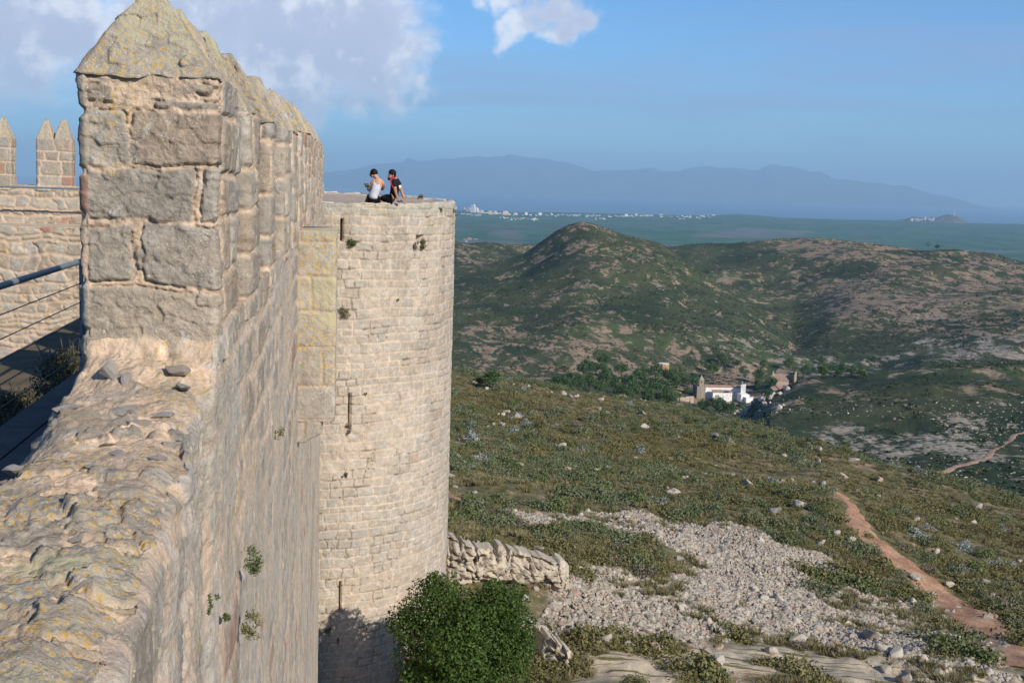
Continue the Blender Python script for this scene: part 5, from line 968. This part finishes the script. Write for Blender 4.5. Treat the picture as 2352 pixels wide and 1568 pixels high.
for X_, Y_, r_ in [(1470, 190, 55), (1390, 290, 65), (1350, 260, 40), (1590, 235, 45), (1820, 240, 35), (1780, 330, 60), (2035, 225, 50), (1900, 400, 50), (1860, 490, 40), (2180, 280, 40), (2330, 290, 50), (2320, 200, 30)]:
    x, y = zc_(X_, Y_); add_tree(x, y, r_*.26858*1.05, rnd.randrange(4), ('pine on the bare slope above the church roof' if X_ < 1700 else 'pine beside the roofless enclosure' if X_ < 2100 else 'pine beyond the roofless enclosure'), 'pines behind the church')
add_tree(*zc_(1775, 440), 11, 0, 'tall dark tree between the church and the ruined farm', None, zsc=1.5)
for X_, Y_, r_ in [(1320, 540, 50), (1290, 500, 35), (1420, 520, 75), (1560, 520, 45), (1450, 600, 70), (1540, 590, 65), (1640, 575, 50), (1345, 470, 40), (1500, 650, 50), (1430, 640, 60)]:
    x, y = zc_(X_, Y_); add_tree(x, y, r_*.26858*1.0, rnd.randrange(4), ('leafy tree hiding the base of the bell tower' if X_ < 1360 else 'leafy tree against the white church wall' if Y_ < 560 else 'leafy tree below the white church, above the crag'), 'trees in front of the church', d=(662 if Y_ < 560 else 640))
for (x, y, r_) in [(1890, 856, 12), (1910, 850, 13), (1935, 846, 15), (1955, 855, 13), (1975, 856, 12), (1925, 860, 10), (1985, 862, 9), (1815, 832, 10), (1870, 852, 9)]: add_tree(x, y, r_*.9, rnd.randrange(4), 'pine in the clump beyond the right spur', 'pines of the clump beyond the spur')
for X_, Y_, lb in ((1105, 567, 'thin cypress'), (1193, 545, 'thin cypress'), (1060, 585, 'thin cypress')):
    x, y = zc_(X_, Y_); add_tree(x, y+10, 5.4, 4, 'thin dark cypress in the walled terrace of the church', 'cypresses of the walled terrace', d=655, name='cypress_tree', zsc=1.35)
add_tree(2132, 564, 8, 0, 'larger of two lone trees on the far right ridge', None, lo=1400); add_tree(2152, 570, 6, 1, 'smaller of two lone trees on the far right ridge', None, lo=1400)
add_tree(1130, 870, 24, 2, 'dark ragged tree on the crest of the near slope beside the tower', None, lo=90, zsc=.9, name='tree'); add_tree(1100, 872, 16, 3, 'small dark tree at the left of the ragged tree on the crest', None, lo=90, zsc=.7, name='tree')
add_tree(1940, 1020, 15, 1, 'dark bushy tree with bare twigs on the crest above the red path', None, lo=90, zsc=.7, name='tree'); add_tree(2300, 1028-8, 9, 1, 'round bush beside the bend of the far path', None, lo=170, zsc=.7, name='tree')
z6 = lambda X_, Y_: (1004.9+X_*.5742, 430.7+Y_*.5742)
for cx_, cy_, n, sx, sy in [(880, 560, 22, 60, 18), (720, 450, 8, 50, 20), (640, 465, 6, 25, 15), (250, 420, 24, 70, 14), (160, 440, 12, 40, 12), (340, 395, 8, 20, 12), (1450, 560, 30, 45, 45), (980, 575, 8, 25, 10), (560, 560, 8, 60, 25), (520, 720, 6, 40, 18), (600, 690, 4, 20, 10), (1150, 500, 6, 40, 30), (2180, 460, 6, 60, 40), (1720, 700, 8, 60, 20), (200, 520, 6, 60, 25)]:
    wh_ = 'in the bright row low on the pointed hill' if cx_ < 400 and cy_ < 460 else 'in the gully between the two hills' if cx_ in (1450, 1150) else 'in the clump on the foot of the pointed hill' if cx_ in (880, 980) else 'on the right-leaning brown hillside'.replace('right-leaning ', '') if cx_ > 1600 else 'scattered on the middle of the pointed hill' if cy_ < 600 else 'on the stony ground above the grove'
    for j in range(n):
        x, y = z6(cx_+rnd.gauss(0, sx*.6), cy_+rnd.gauss(0, sy*.6)); 
        if x > 1048: add_tree(x, y, rnd.uniform(2.2, 4.2), rnd.randrange(4), 'small green pine '+wh_, 'young pines on the far hills', lo=700)
# ------------------------------------------------------------------ hermitage, farm, tank and town
M_WHITE = simple('whitewash', (.80, .79, .76), .85, .6, (.68, .66, .62)); M_STN = simple('sandstone_wall', (.42, .34, .25), .95, .8, (.33, .27, .20)); M_TILE = simple('roof_tiles', (.30, .17, .12), .9, 1.2, (.40, .27, .20)); M_DARKST = simple('dark_masonry', (.26, .22, .18), .95, .8, (.20, .17, .14))
M_WOOD = simple('orange_planks', (.48, .27, .10), .8, 2, (.38, .20, .07)); M_CONC = simple('pale_concrete', (.60, .60, .58), .9); M_SOLAR = simple('solar_panel', (.02, .03, .07), .25); M_WIN = simple('dark_window', (.03, .03, .035), .4)
def vbox(bm, x0, x1, yt, yb, d, dep, slope=0.0, pitch=0.0):
    """block whose front stands at distance d; x0..x1, yt..yb read off the photo; pitch = metres the ridge rises behind the front eave"""
    a, b_ = at(x0, (yt+yb)/2, d), at(x1, (yt+yb)/2, d+slope); zt, zb = at((x0+x1)/2, yt, d).z, at((x0+x1)/2, yb, d).z
    n = Vector((-(b_-a).y, (b_-a).x, 0)).normalized()
    if n.y < 0: n = -n
    q = [Vector((a.x, a.y, 0)), Vector((b_.x, b_.y, 0)), Vector((b_.x, b_.y, 0))+n*dep, Vector((a.x, a.y, 0))+n*dep]
    vb = [bm.verts.new((p.x, p.y, zb)) for p in q]; vt = [bm.verts.new((p.x, p.y, zt)) for p in q]
    for i in range(4): bm.faces.new((vb[i], vb[(i+1) % 4], vt[(i+1) % 4], vt[i]))
    bm.faces.new(vb[::-1]); bm.faces.new(vt)
    return q, zt, zb, n
def roofm(bm, q, zt, pitch, over=.3, mono=False, th=.18):
    e = (q[1]-q[0]).normalized(); n = (q[3]-q[0]).normalized(); dep = (q[3]-q[0]).length; A0 = q[0]-e*over-n*over; B0 = q[1]+e*over-n*over
    if mono: ps = [(A0, zt), (B0, zt), (q[2]+e*over, zt+pitch), (q[3]-e*over, zt+pitch)]; loops = [ps]
    else:
        rA, rB = q[0]-e*over+n*dep/2, q[1]+e*over+n*dep/2; A3, B3 = q[3]-e*over+n*over, q[2]+e*over+n*over; loops = [[(A0, zt), (B0, zt), (rB, zt+pitch), (rA, zt+pitch)], [(rA, zt+pitch), (rB, zt+pitch), (B3, zt), (A3, zt)]]
    for ps in loops:
        lo_ = [bm.verts.new((p.x, p.y, z+.02)) for p, z in ps]; hi_ = [bm.verts.new((p.x, p.y, z+th)) for p, z in ps]
        bm.faces.new(lo_[::-1]); bm.faces.new(hi_)
        for i in range(4): bm.faces.new((lo_[i], lo_[(i+1) % 4], hi_[(i+1) % 4], hi_[i]))
def gable(bm, q, zt, pitch):
    n = (q[3]-q[0])
    for a, b_ in ((q[0], q[3]), (q[1], q[2])):
        m = (a+b_)/2; bm.faces.new([bm.verts.new((a.x, a.y, zt)), bm.verts.new((b_.x, b_.y, zt)), bm.verts.new((m.x, m.y, zt+pitch))])
def part(name, mat, parent, f): bm = bmesh.new(); r_ = f(bm); o = bmobj(name, bm, mat, parent); return o, r_
DC = 690
ch = empty('church', tuple(at(1660, 920, DC)), 'white hermitage church with red tiled roofs and a stone bell tower in the valley', 'church')
_, (q, zt, zb, n) = part('nave_wall', M_WHITE, ch, lambda bm: vbox(bm, 1620, 1704, 891.3, 926, DC+5, 5, 6)); part('nave_gable', M_WHITE, ch, lambda bm: gable(bm, q, zt, .8)); part('nave_roof', M_TILE, ch, lambda bm: roofm(bm, q, zt, .9))
_, (q, zt, zb, n) = part('wing_wall', M_WHITE, ch, lambda bm: vbox(bm, 1637, 1681, 902.3, 930, DC, 3.6, 3)); part('wing_roof', M_TILE, ch, lambda bm: roofm(bm, q, zt, .9, .25, True)); 
so_, _ = part('solar_panel', M_SOLAR, ch, lambda bm: vbox(bm, 1664, 1674, 898.6, 901.4, DC+1.2, .25, .8))
_, (q, zt, zb, n) = part('end_wall', M_WHITE, ch, lambda bm: vbox(bm, 1701, 1712, 887.5, 922, DC+4, 7)); part('end_roof', M_WHITE, ch, lambda bm: roofm(bm, q, zt, .7, .1))
part('side_wing', M_WHITE, ch, lambda bm: vbox(bm, 1702, 1721, 906.5, 924, DC, 6, 2)); part('porch', M_WHITE, ch, lambda bm: vbox(bm, 1714, 1729, 914, 926, DC-2, 5, 2))
for x, y, wd_, h_ in ((1687.5, 899.5, 2.4, 4), (1687, 907, 1.2, 1.8), (1670, 906.5, 1.2, 1.8), (1677, 907, 1.2, 1.8), (1660, 907, 1.2, 1.8), (1645, 908, 1.2, 1.8), (1706.5, 894, 1.4, 2), (1709, 911, 1.6, 1.6), (1650, 895.8, .9, 1.2), (1672, 895.3, .9, 1.2)):
    part('window', M_WIN, ch, lambda bm: vbox(bm, x-wd_/2, x+wd_/2, y, y+h_, DC+4.8 if y < 900 else DC-.1, .2))
part('chimney', M_STN, ch, lambda bm: vbox(bm, 1703.5, 1706.5, 876, 890, DC+6, .9))
bt_, (q, zt, zb, n) = part('bell_tower', M_STN, ch, lambda bm: vbox(bm, 1606, 1616.5, 872.8, 918, DC+2, 3.2))
part('belfry_opening', M_WIN, ch, lambda bm: vbox(bm, 1610.3, 1612.3, 875, 878.5, DC+1.9, .2))
def spire(bm):
    c = (q[0]+q[2])/2; top_ = at(1609.5, 862, DC+2).z; v = [bm.verts.new((p.x, p.y, zt)) for p in q]; t_ = bm.verts.new((c.x-.5, c.y, top_))
    for i in range(4): bm.faces.new((v[i], v[(i+1) % 4], t_))
part('spire', M_STN, ch, spire); part('old_wing', M_DARKST, ch, lambda bm: vbox(bm, 1600.5, 1620, 887.5, 922, DC+1, 7, 2))
def wallthing(name, segs, mat, label, cat='wall', d=DC, th=.6):
    r_ = empty(name, tuple(at(segs[0][0], segs[0][3], d)), label, cat)
    for (x0, x1, yt, yb, d0, sl_) in segs: part('wall_panel', mat, r_, lambda bm: vbox(bm, x0, x1, yt, yb, d0, th, sl_))
wallthing('terrace_wall', [(1542, 1575, 914, 946, 668, 4), (1575, 1593, 911, 946, 672, 3)], M_STN, 'long sandy retaining wall of the terrace left of the church')
wallthing('garden_wall', [(1566, 1600, 936, 948, 656, 1)], M_STN, 'low pale wall in front of the cypresses', d=656)
wallthing('ruin_wall', [(1775, 1828, 859, 876, 742, 0), (1775, 1777, 859, 884, 728, 13), (1826, 1829, 859, 892, 728, 13)], M_STN, 'roofless walled enclosure to the right of the church', 'ruin', 742)
fm = empty('farmhouse', tuple(at(1796, 890, 722)), 'old stone farmhouse with pinkish roof beside the roofless enclosure', 'farmhouse')
_, (q, zt, zb, n) = part('house_wall', M_STN, fm, lambda bm: vbox(bm, 1783, 1811, 876, 897, 722, 8, 2)); part('house_roof', M_TILE, fm, lambda bm: roofm(bm, q, zt, 1.6, .2, True))
_, (q, zt, zb, n) = part('shed_wall', M_STN, fm, lambda bm: vbox(bm, 1776, 1793, 897, 908, 712, 6, 2)); part('shed_roof', M_TILE, fm, lambda bm: roofm(bm, q, zt, 1.5, .2, True))
_, (q, zt, zb, n) = part('shed_wall', M_STN, fm, lambda bm: vbox(bm, 1793, 1804, 895, 906, 714, 6, 2)); part('shed_roof', M_TILE, fm, lambda bm: roofm(bm, q, zt, 1.5, .2, True))
for x, y in ((1790, 884), (1800, 884), (1806, 884)): part('window', M_WIN, fm, lambda bm: vbox(bm, x, x+1.6, y, y+2.4, 721.9+.8, .2))
# octagonal timber water tank
tkp = ground(1524, 846, lo=300); R_ = 12.3/FPX*math.hypot(tkp.x, tkp.y); tk = empty('water_tank', tuple(tkp), 'round timber-clad water tank on the slope above the church', 'water tank')
def tank(bm, r0, z0, z1, n=10):
    v = [[bm.verts.new((tkp.x+r0*math.cos(i*2*PI/n), tkp.y+r0*math.sin(i*2*PI/n), tkp.z+z)) for i in range(n)] for z in (z0, z1)]
    for i in range(n): bm.faces.new((v[0][i], v[0][(i+1) % n], v[1][(i+1) % n], v[1][i]))
    bm.faces.new(v[1])
part('tank_wall', M_WOOD, tk, lambda bm: tank(bm, R_, -1, 3.1)); part('tank_rim', M_CONC, tk, lambda bm: tank(bm, R_*1.03, 3.12, 3.5))
def battens(bm):
    for i in range(10):
        a = i*2*PI/10; tube(bm, (tkp.x+R_*1.01*math.cos(a), tkp.y+R_*1.01*math.sin(a), tkp.z-1), (tkp.x+R_*1.01*math.cos(a), tkp.y+R_*1.01*math.sin(a), tkp.z+3.1), .12, 5)
part('batten', M_STN, tk, battens)
# coastal town
tm = [simple('town_white', (.62, .59, .55), .8), simple('town_cream', (.50, .40, .30), .8), simple('town_grey', (.36, .34, .33), .8), simple('town_brick', (.30, .15, .11), .9)]
def house_mesh(name, mat, seed):
    r_ = random.Random(seed); bm = bmesh.new()
    def bx(x0, x1, y0, y1, z0, z1):
        v = [bm.verts.new(p) for p in ((x0, y0, z0), (x1, y0, z0), (x1, y1, z0), (x0, y1, z0), (x0, y0, z1), (x1, y0, z1), (x1, y1, z1), (x0, y1, z1))]
        for f in ((0, 1, 5, 4), (1, 2, 6, 5), (2, 3, 7, 6), (3, 0, 4, 7), (4, 5, 6, 7)): bm.faces.new([v[i] for i in f])
    bx(-.5, .45, -.4, .4, -1, .85); bx(-.2+.2*r_.random(), .25, -.3, .35, .84, 1.0); bx(.45, .6, -.3, .3, -1, .55)
    me = bpy.data.meshes.new(name); bm.to_mesh(me); bm.free(); me.materials.append(mat); return me
HM = [house_mesh('building', tm[i % 4], i) for i in (0, 1, 2, 3, 4, 5)]
def building(x, y, wpx, hpx, k, label, group, d=None, cat='building'):
    p = at(x, y, d) if d else ground(x, y, lo=4500)
    if p is None: p = at(x, y, 12500)
    dist = math.hypot(p.x, p.y); m = dist/FPX; o = link('building', HM[k], None, tuple(p)); o.scale = (wpx*m, wpx*m*1.1, hpx*m); o.rotation_euler.z = -math.atan2(p.x, p.y)+rnd.gauss(0, .3); return tag(o, label, cat, group)
for (x, y, w_, h_, k, lb) in [(1087, 488, 9, 19, 0, 'tall white apartment tower at the left end of the coastal town'), (1076, 486, 9, 9, 2, 'broad white apartment block left of the tall tower of the coastal town'), (1094, 487, 8, 10, 0, 'white apartment block right of the tall tower of the coastal town'), (1107, 490, 7, 8, 1, 'cream apartment block in the left part of the coastal town'), (1126, 492, 10, 8, 1, 'wide cream apartment block in the coastal town'), (1138, 492, 5, 8, 0, 'slim white block in the coastal town'), (1160, 493, 14, 9, 1, 'stepped cream building, widest of the coastal town'), (1184, 494, 7, 6, 0, 'white block right of the stepped cream building'), (1208, 494, 6, 7, 0, 'white block standing alone in the middle of the coastal town'), (1240, 494, 8, 6, 0, 'white low block towards the harbour'), (1438, 497, 7, 6, 0, 'white block right of the harbour'), (1461, 496, 5, 6, 0, 'slim white block right of the harbour'), (1480, 497, 14, 4, 1, 'row of cream houses right of the harbour'), (1518, 495, 7, 4, 1, 'isolated cream house at the right end of the town')]:
    building(x, y, w_, h_, k, lb, 'buildings of the coastal town')
for x0, y0, x1, y1, n, wv_ in [(1046, 478, 1110, 488, 22, 5), (1100, 489, 1180, 494, 34, 5), (1140, 500, 1235, 505, 30, 4), (1180, 494, 1290, 495, 24, 5), (1290, 495, 1400, 497, 34, 5), (1400, 498, 1500, 496, 26, 5), (1340, 500, 1400, 503, 8, 4), (1515, 499, 1650, 496, 20, 5), (1560, 502, 1640, 499, 12, 4), (1055, 492, 1110, 497, 14, 4)]:
    for j in range(n):
        t_ = rnd.random(); k = rnd.choice((0, 0, 1, 2, 0)); building(x0+(x1-x0)*t_, y0+(y1-y0)*t_+rnd.gauss(0, 1.3), rnd.uniform(2, wv_), rnd.uniform(1.2, 2.8), k, ('low cream house' if k == 1 else 'low grey house' if k == 2 else 'low white house')+(' around the tall tower of the coastal town' if x0 == 1046 else ' below the cream apartment blocks' if x0 == 1100 else ' in the detached lower row of the coastal town' if x0 == 1140 else ' towards the harbour' if x0 == 1180 else ' in front of the harbour' if x0 in (1290, 1340) else ' past the harbour' if x0 == 1400 else ' at the edge of the town among the pines'), 'houses of the coastal town')
for j in range(26): building(2092+rnd.random()*52, 504.5+rnd.gauss(0, 1.6), rnd.uniform(2, 5), rnd.uniform(1.5, 3), rnd.choice((0, 0, 2)), 'white house in the village beside the headland', 'houses beside the headland', 13350)
building(2190, 495, 5, 5, 2, 'small tower on top of the headland', None, 13600, 'tower'); building(1078, 551, 10, 6, 3, 'red brick farm building in the plain beside the tower edge', None); building(1068, 551, 8, 3, 3, 'long low brick barn left of the red farm building', None); building(1092, 550, 9, 1.6, 2, 'pale low shed right of the red farm building', None); building(1071, 555, 5, 1.5, 0, 'white shed in front of the red farm', None)
hbp = [at(1288, 490.5, 12600), at(1300, 488, 13100), at(1340, 488.2, 13200), at(1395, 490.5, 13000), at(1400, 492, 12700), at(1330, 491.8, 12500)]
me = npmesh('harbour', [(p.x, p.y, -286 if i in (0, 4, 5) else -291) for i, p in enumerate(hbp)], [(0, 1, 2, 5), (5, 2, 3, 4)], M_CONC); o = link('pavement', me); o['kind'] = 'structure'

# ------------------------------------------------------------------ the two people on the tower
M_SKIN = simple('skin', (.50, .27, .17), .55); M_SKIN2 = simple('tanned_skin', (.42, .21, .13), .55); M_HAIR = simple('black_hair', (.012, .010, .009), .6); M_TANK = simple('pale_grey_cotton', (.55, .56, .62), .85, 20, (.48, .49, .56), .3); M_BLK = simple('black_cotton', (.015, .016, .022), .85); M_SHORT = simple('dark_shorts', (.022, .018, .018), .85)
M_REDF = simple('red_fabric', (.45, .02, .03), .8); M_WHT = simple('white_print', (.8, .8, .8), .8); M_BLUE = simple('blue_fabric', (.02, .03, .16), .8); M_PLA = simple('dark_plastic', (.03, .03, .035), .5)
DP = 32.35
def J(x, y, dy=0.0): return at(821.1+x*.06228, 379+y*.06228, DP+dy)                        # joint read off an enlarged crop, dy = metres farther away
def skinmesh(name, verts, chains, mat, parent, sub=2, root=0):
    me = bpy.data.meshes.new(name); V = [tuple(p) for p, r in verts]; me.from_pydata(V, [e for c in chains for e in zip(c[:-1], c[1:])], []); me.update(); o = bpy.data.objects.new(name, me); COL.objects.link(o)
    md = o.modifiers.new('skin', 'SKIN'); md.use_smooth_shade = True; sv = me.skin_vertices[0].data
    for i, (p, r) in enumerate(verts): sv[i].radius = (r, r) if not isinstance(r, tuple) else r
    for r_ in (root if isinstance(root, (list, tuple)) else [root]): sv[r_].use_root = True
    s = o.modifiers.new('sub', 'SUBSURF'); s.levels = sub; s.render_levels = sub; me.materials.append(mat)
    if parent: rel(o, parent)
    return o
def ellips(name, c, rx, ry, rz, mat, parent, rot=(0, 0, 0), cut=None, nz=0, seg=24):
    bm = bmesh.new(); bmesh.ops.create_uvsphere(bm, u_segments=seg, v_segments=seg//2, radius=1)
    R3 = Matrix.Rotation(rot[2], 3, 'Z') @ Matrix.Rotation(rot[0], 3, 'X') @ Matrix.Rotation(rot[1], 3, 'Y')
    for v in bm.verts:
        k = 1+nz*math.sin(v.co.x*19+v.co.z*13)*math.sin(v.co.y*17)
        if cut and v.co.dot(Vector(cut[:3])) > cut[3]: v.co = v.co*.82
        v.co = c+R3 @ Vector((v.co.x*rx*k, v.co.y*ry*k, v.co.z*rz*k))
    for f in bm.faces: f.smooth = True
    return bmobj(name, bm, mat, parent)
def hand(vs, ch_, wrist, tip, side, curl, n0):
    """palm and five unequal fingers: wrist and middle knuckle line, side = direction across the palm, curl = direction the fingers bend to"""
    f = (tip-wrist).normalized(); roots = []
    for k, (off, ln, st_) in enumerate([(-.034, .060, .085), (-.012, .075, .092), (.010, .070, .090), (.030, .055, .083)]):
        b0 = wrist+f*st_+side*off; i = len(vs); vs += [(wrist+f*.045+side*off*.7, .012), (b0, .0095), (b0+f*ln*.55+curl*.012, .0085), (b0+f*ln*.8+curl*.034, .0070)]; ch_.append([i, i+1, i+2, i+3]); roots.append(i)
    i = len(vs); vs += [(wrist+f*.025-side*.018, .013), (wrist+f*.050-side*.048+curl*.01, .0105), (wrist+f*.082-side*.055+curl*.02, .008)]; ch_.append([i, i+1, i+2]); roots.append(i); return roots
def person(label, J_, spec, skin):
    o = empty('person', tuple(J_['pelvis']), label, 'person', 'two people sitting on the tower'); vs, chn = [], []
    idx = {}
    for n, (p, r) in spec['v'].items(): idx[n] = len(vs); vs.append((p, r))
    for c in spec['e']: chn.append([idx[k] for k in c])
    roots = [idx['pelvis']]
    for (w_, t_, s_, c_) in spec['hands']: roots += hand(vs, chn, w_, t_, s_, c_, 0)
    skinmesh('body', vs, chn, skin, o, 2, roots); return o
Fw = Vector((-.55, .83, 0)).normalized(); Rt = Vector((.83, .55, 0)).normalized(); Zu = Vector((0, 0, 1)); RIMZ = float(zrim(at(860, 463, 32.4).x, at(860, 463, 32.4).y))
# -- man in the pale tank top, looking down at a hand-held controller
a = {}; a['pelvis'] = J(570, 1235, .06); a['waist'] = J(600, 1070, .04); a['chest'] = J(730, 800, .0); a['ub'] = J(750, 640, .0); a['neck'] = J(735, 520, .0); a['nk2'] = J(680, 430, .04); a['hd'] = J(620, 370, .08); a['hd2'] = J(600, 300, .09); a['top'] = J(600, 235, .09)
a['ls'] = J(560, 620, .0); a['ls0'] = J(660, 590, 0); a['le'] = J(430, 960, .10); a['lw'] = J(360, 850, .30); a['rs0'] = J(850, 610, 0); a['rs'] = J(930, 660, .04); a['re'] = J(950, 900, .20); a['rw'] = J(520, 850, .40)
a['lh'] = J(500, 1260, .12); a['lk'] = J(480, 1215, .55); a['lf'] = J(400, 1235, .95); a['rh'] = J(700, 1260, .12); a['rk'] = J(640, 1210, .58); a['rf'] = J(560, 1235, .98); a['jaw'] = J(530, 440, .12)
a['lt'] = J(385, 1235, 1.05); a['rt'] = J(545, 1235, 1.08)
v = {k: (a[k], r) for k, r in dict(pelvis=(.13, .12), waist=(.125, .105), chest=(.15, .11), ub=(.145, .10), neck=.060, nk2=.057, hd=.083, hd2=.092, top=.070, ls0=.085, ls=.062, le=.041, lw=.028, rs0=.085, rs=.060, re=.041, rw=.028, lh=.098, lk=.065, lf=.045, rh=.098, rk=.065, rf=.045, jaw=.040, lt=.032, rt=.032).items()}
e = [('pelvis', 'waist', 'chest', 'ub', 'neck', 'nk2', 'hd', 'hd2', 'top'), ('hd', 'jaw'), ('ub', 'ls0', 'ls', 'le', 'lw'), ('ub', 'rs0', 'rs', 're', 'rw'), ('pelvis', 'lh', 'lk', 'lf', 'lt'), ('pelvis', 'rh', 'rk', 'rf', 'rt')]
p1 = person('man in a pale grey tank top, back turned, head bent over a controller', a, dict(v=v, e=e, hands=[(a['lw'], J(300, 770, .36), Rt, Zu), (a['rw'], J(430, 770, .42), -Rt, Zu)]), M_SKIN)
g1 = [(a['pelvis']+Vector((0, -.01, -.03)), (.175, .155)), (a['waist'], (.155, .135)), (a['chest'], (.168, .128)), (J(750, 690, .0), (.160, .120)), (J(640, 590, .0), .052), (J(860, 610, .0), .052)]
skinmesh('tank_top', g1, [[0, 1, 2, 3], [3, 4], [3, 5]], M_TANK, p1, 2, 0)
skinmesh('shorts', [(a['pelvis']+Vector((0, .02, -.05)), (.15, .12)), (a['lh'], .108), (a['lk'], .082), (a['rh'], .108), (a['rk'], .082)], [[0, 1, 2], [0, 3, 4]], M_SHORT, p1, 2, 0)
ellips('hair', J(610, 275, .085), .102, .118, .100, M_HAIR, p1, (0.25, 0, math.radians(35)), (0, .45, -.9, .55), .03); ellips('fringe', J(500, 360, .17), .045, .05, .05, M_HAIR, p1, (0, 0, 0), None, .05)
ellips('ear', J(560, 395, .01), .012, .022, .032, M_SKIN, p1); ellips('nose', J(505, 455, .18), .012, .020, .016, M_SKIN, p1)
rc = empty('remote_controller', tuple(J(350, 770, .40)), 'small dark controller with two antennas held by the man in the tank top', 'controller')
rel(ellips('controller_body', J(360, 790, .40), .075, .04, .022, M_PLA, None), rc)
for x0, x1 in ((325, 300), (410, 390)): bm = bmesh.new(); tube(bm, J(x0, 770, .40), J(x1, 680, .42), .009, 8); bmobj('antenna', bm, M_PLA, rc)
# -- man in the black shirt, leaning back on his arms, in profile to the left
b = {}; b['pelvis'] = J(1330, 1235, .10); b['waist'] = J(1345, 1060, .10); b['chest'] = J(1400, 800, .10); b['ub'] = J(1395, 640, .10); b['neck'] = J(1350, 500, .08); b['nk2'] = J(1310, 440, .08); b['hd'] = J(1265, 400, .08); b['hd2'] = J(1265, 320, .08); b['top'] = J(1265, 250, .08); b['jaw'] = J(1190, 470, .05); b['chin'] = J(1165, 510, .05)
b['ls0'] = J(1350, 590, -.06); b['ls'] = J(1340, 660, -.10); b['le'] = J(1400, 970, -.08); b['lw'] = J(1478, 1260, .0); b['rs0'] = J(1440, 590, .22); b['rs'] = J(1510, 650, .27); b['re'] = J(1630, 990, .30); b['rw'] = J(1715, 1230, .26)
b['lh'] = J(1240, 1250, .06); b['lk'] = J(880, 1235, .32); b['lf'] = J(520, 1250, .55); b['rh'] = J(1240, 1220, .26); b['rk'] = J(980, 1190, .55); b['rf'] = J(700, 1240, .8); b['lt'] = J(480, 1200, .62); b['rt'] = J(660, 1200, .86)
v = {k: (b[k], r) for k, r in dict(pelvis=(.12, .12), waist=(.115, .11), chest=(.14, .13), ub=(.13, .12), neck=.062, nk2=.060, hd=.082, hd2=.092, top=.070, jaw=.045, chin=.028, ls0=.075, ls=.062, le=.043, lw=.030, rs0=.075, rs=.060, re=.042, rw=.030, lh=.098, lk=.068, lf=.045, rh=.095, rk=.065, rf=.045, lt=.032, rt=.032).items()}
e = [('pelvis', 'waist', 'chest', 'ub', 'neck', 'nk2', 'hd', 'hd2', 'top'), ('hd', 'jaw', 'chin'), ('ub', 'ls0', 'ls', 'le', 'lw'), ('ub', 'rs0', 'rs', 're', 'rw'), ('pelvis', 'lh', 'lk', 'lf', 'lt'), ('pelvis', 'rh', 'rk', 'rf', 'rt')]
p2 = person('man in a black shirt with red shoulder stripes leaning back on his arms', b, dict(v=v, e=e, hands=[(b['lw'], J(1560, 1315, -.04), Vector((0, 1, 0)), -Zu), (b['rw'], J(1840, 1345, .2), Vector((0, 1, 0)), -Zu)]), M_SKIN2)
g2 = [(b['pelvis']+Vector((0, 0, .0)), (.145, .14)), (b['waist'], (.135, .125)), (b['chest'], (.158, .145)), (J(1400, 640, .10), (.145, .135)), (J(1350, 600, -.07), .085), (J(1345, 670, -.11), .078), (J(1385, 830, -.10), .066), (J(1450, 600, .24), .085), (J(1530, 700, .28), .075), (J(1570, 820, .29), .066), (J(1360, 530, .08), .078)]
skinmesh('shirt', g2, [[0, 1, 2, 3, 10], [3, 4, 5, 6], [3, 7, 8, 9]], M_BLK, p2, 2, 0)
skinmesh('shorts', [(b['pelvis'], (.145, .13)), (b['lh'], .115), (b['lk'], .092), (b['rh'], .110), (b['rk'], .090)], [[0, 1, 2], [0, 3, 4]], M_SHORT, p2, 2, 0)
skinmesh('stripe', [(J(1345, 470, .0), .017), (J(1260, 520, -.08), .020), (J(1220, 590, -.13), .020), (J(1240, 690, -.165), .020), (J(1285, 790, -.165), .018), (J(1310, 840, -.155), .014)], [[0, 1, 2, 3, 4, 5]], M_REDF, p2, 2, 0)
skinmesh('collar', [(J(1290, 505, .0), .014), (J(1340, 475, -.0), .014), (J(1400, 465, .05), .014), (J(1440, 470, .12), .012)], [[0, 1, 2, 3]], M_REDF, p2, 2, 0)
bm = bmesh.new()
for pts in ([(1528, 745), (1552, 765), (1570, 742), (1590, 750), (1612, 738), (1615, 790), (1560, 822), (1535, 815)], [(1535, 855), (1600, 800), (1612, 812), (1550, 872)]):
    n_ = len(pts); fr = [bm.verts.new(J(x, y, -.045+.0009*max(0, x-1520)-.03)) for x, y in pts]; bk = [bm.verts.new(J(x, y, .02+.0009*max(0, x-1520))) for x, y in pts]; bm.faces.new(fr)
    for i in range(n_): bm.faces.new((fr[i], bk[i], bk[(i+1) % n_], fr[(i+1) % n_]))
bmobj('back_print', bm, M_WHT, p2)
ellips('hair', J(1285, 300, .08), .108, .108, .105, M_HAIR, p2, (0, math.radians(-14), 0), (-.62, 0, -.78, .42), .03); ellips('hair_nape', J(1350, 385, .08), .052, .075, .075, M_HAIR, p2, (0, 0, 0), None, .03)
ellips('ear', J(1312, 410, -.015), .018, .012, .032, M_SKIN2, p2); ellips('nose', J(1108, 430, .05), .022, .014, .018, M_SKIN2, p2); ellips('beard', J(1165, 510, .05), .045, .062, .040, M_HAIR, p2, (0, .3, 0), None, .05); ellips('eyebrow', J(1130, 350, .03), .014, .05, .008, M_HAIR, p2); ellips('eye', J(1125, 378, .01), .010, .012, .008, M_HAIR, p2); ellips('mouth', J(1120, 475, .05), .012, .022, .006, M_SKIN, p2)
tag(ellips('cloth', J(1570, 1340, -.05)+Vector((0, 0, .0)), .085, .05, .022, M_BLUE, None, (0, 0, 0), None, .15), 'crumpled blue cloth lying under the hand of the man in black', 'cloth')
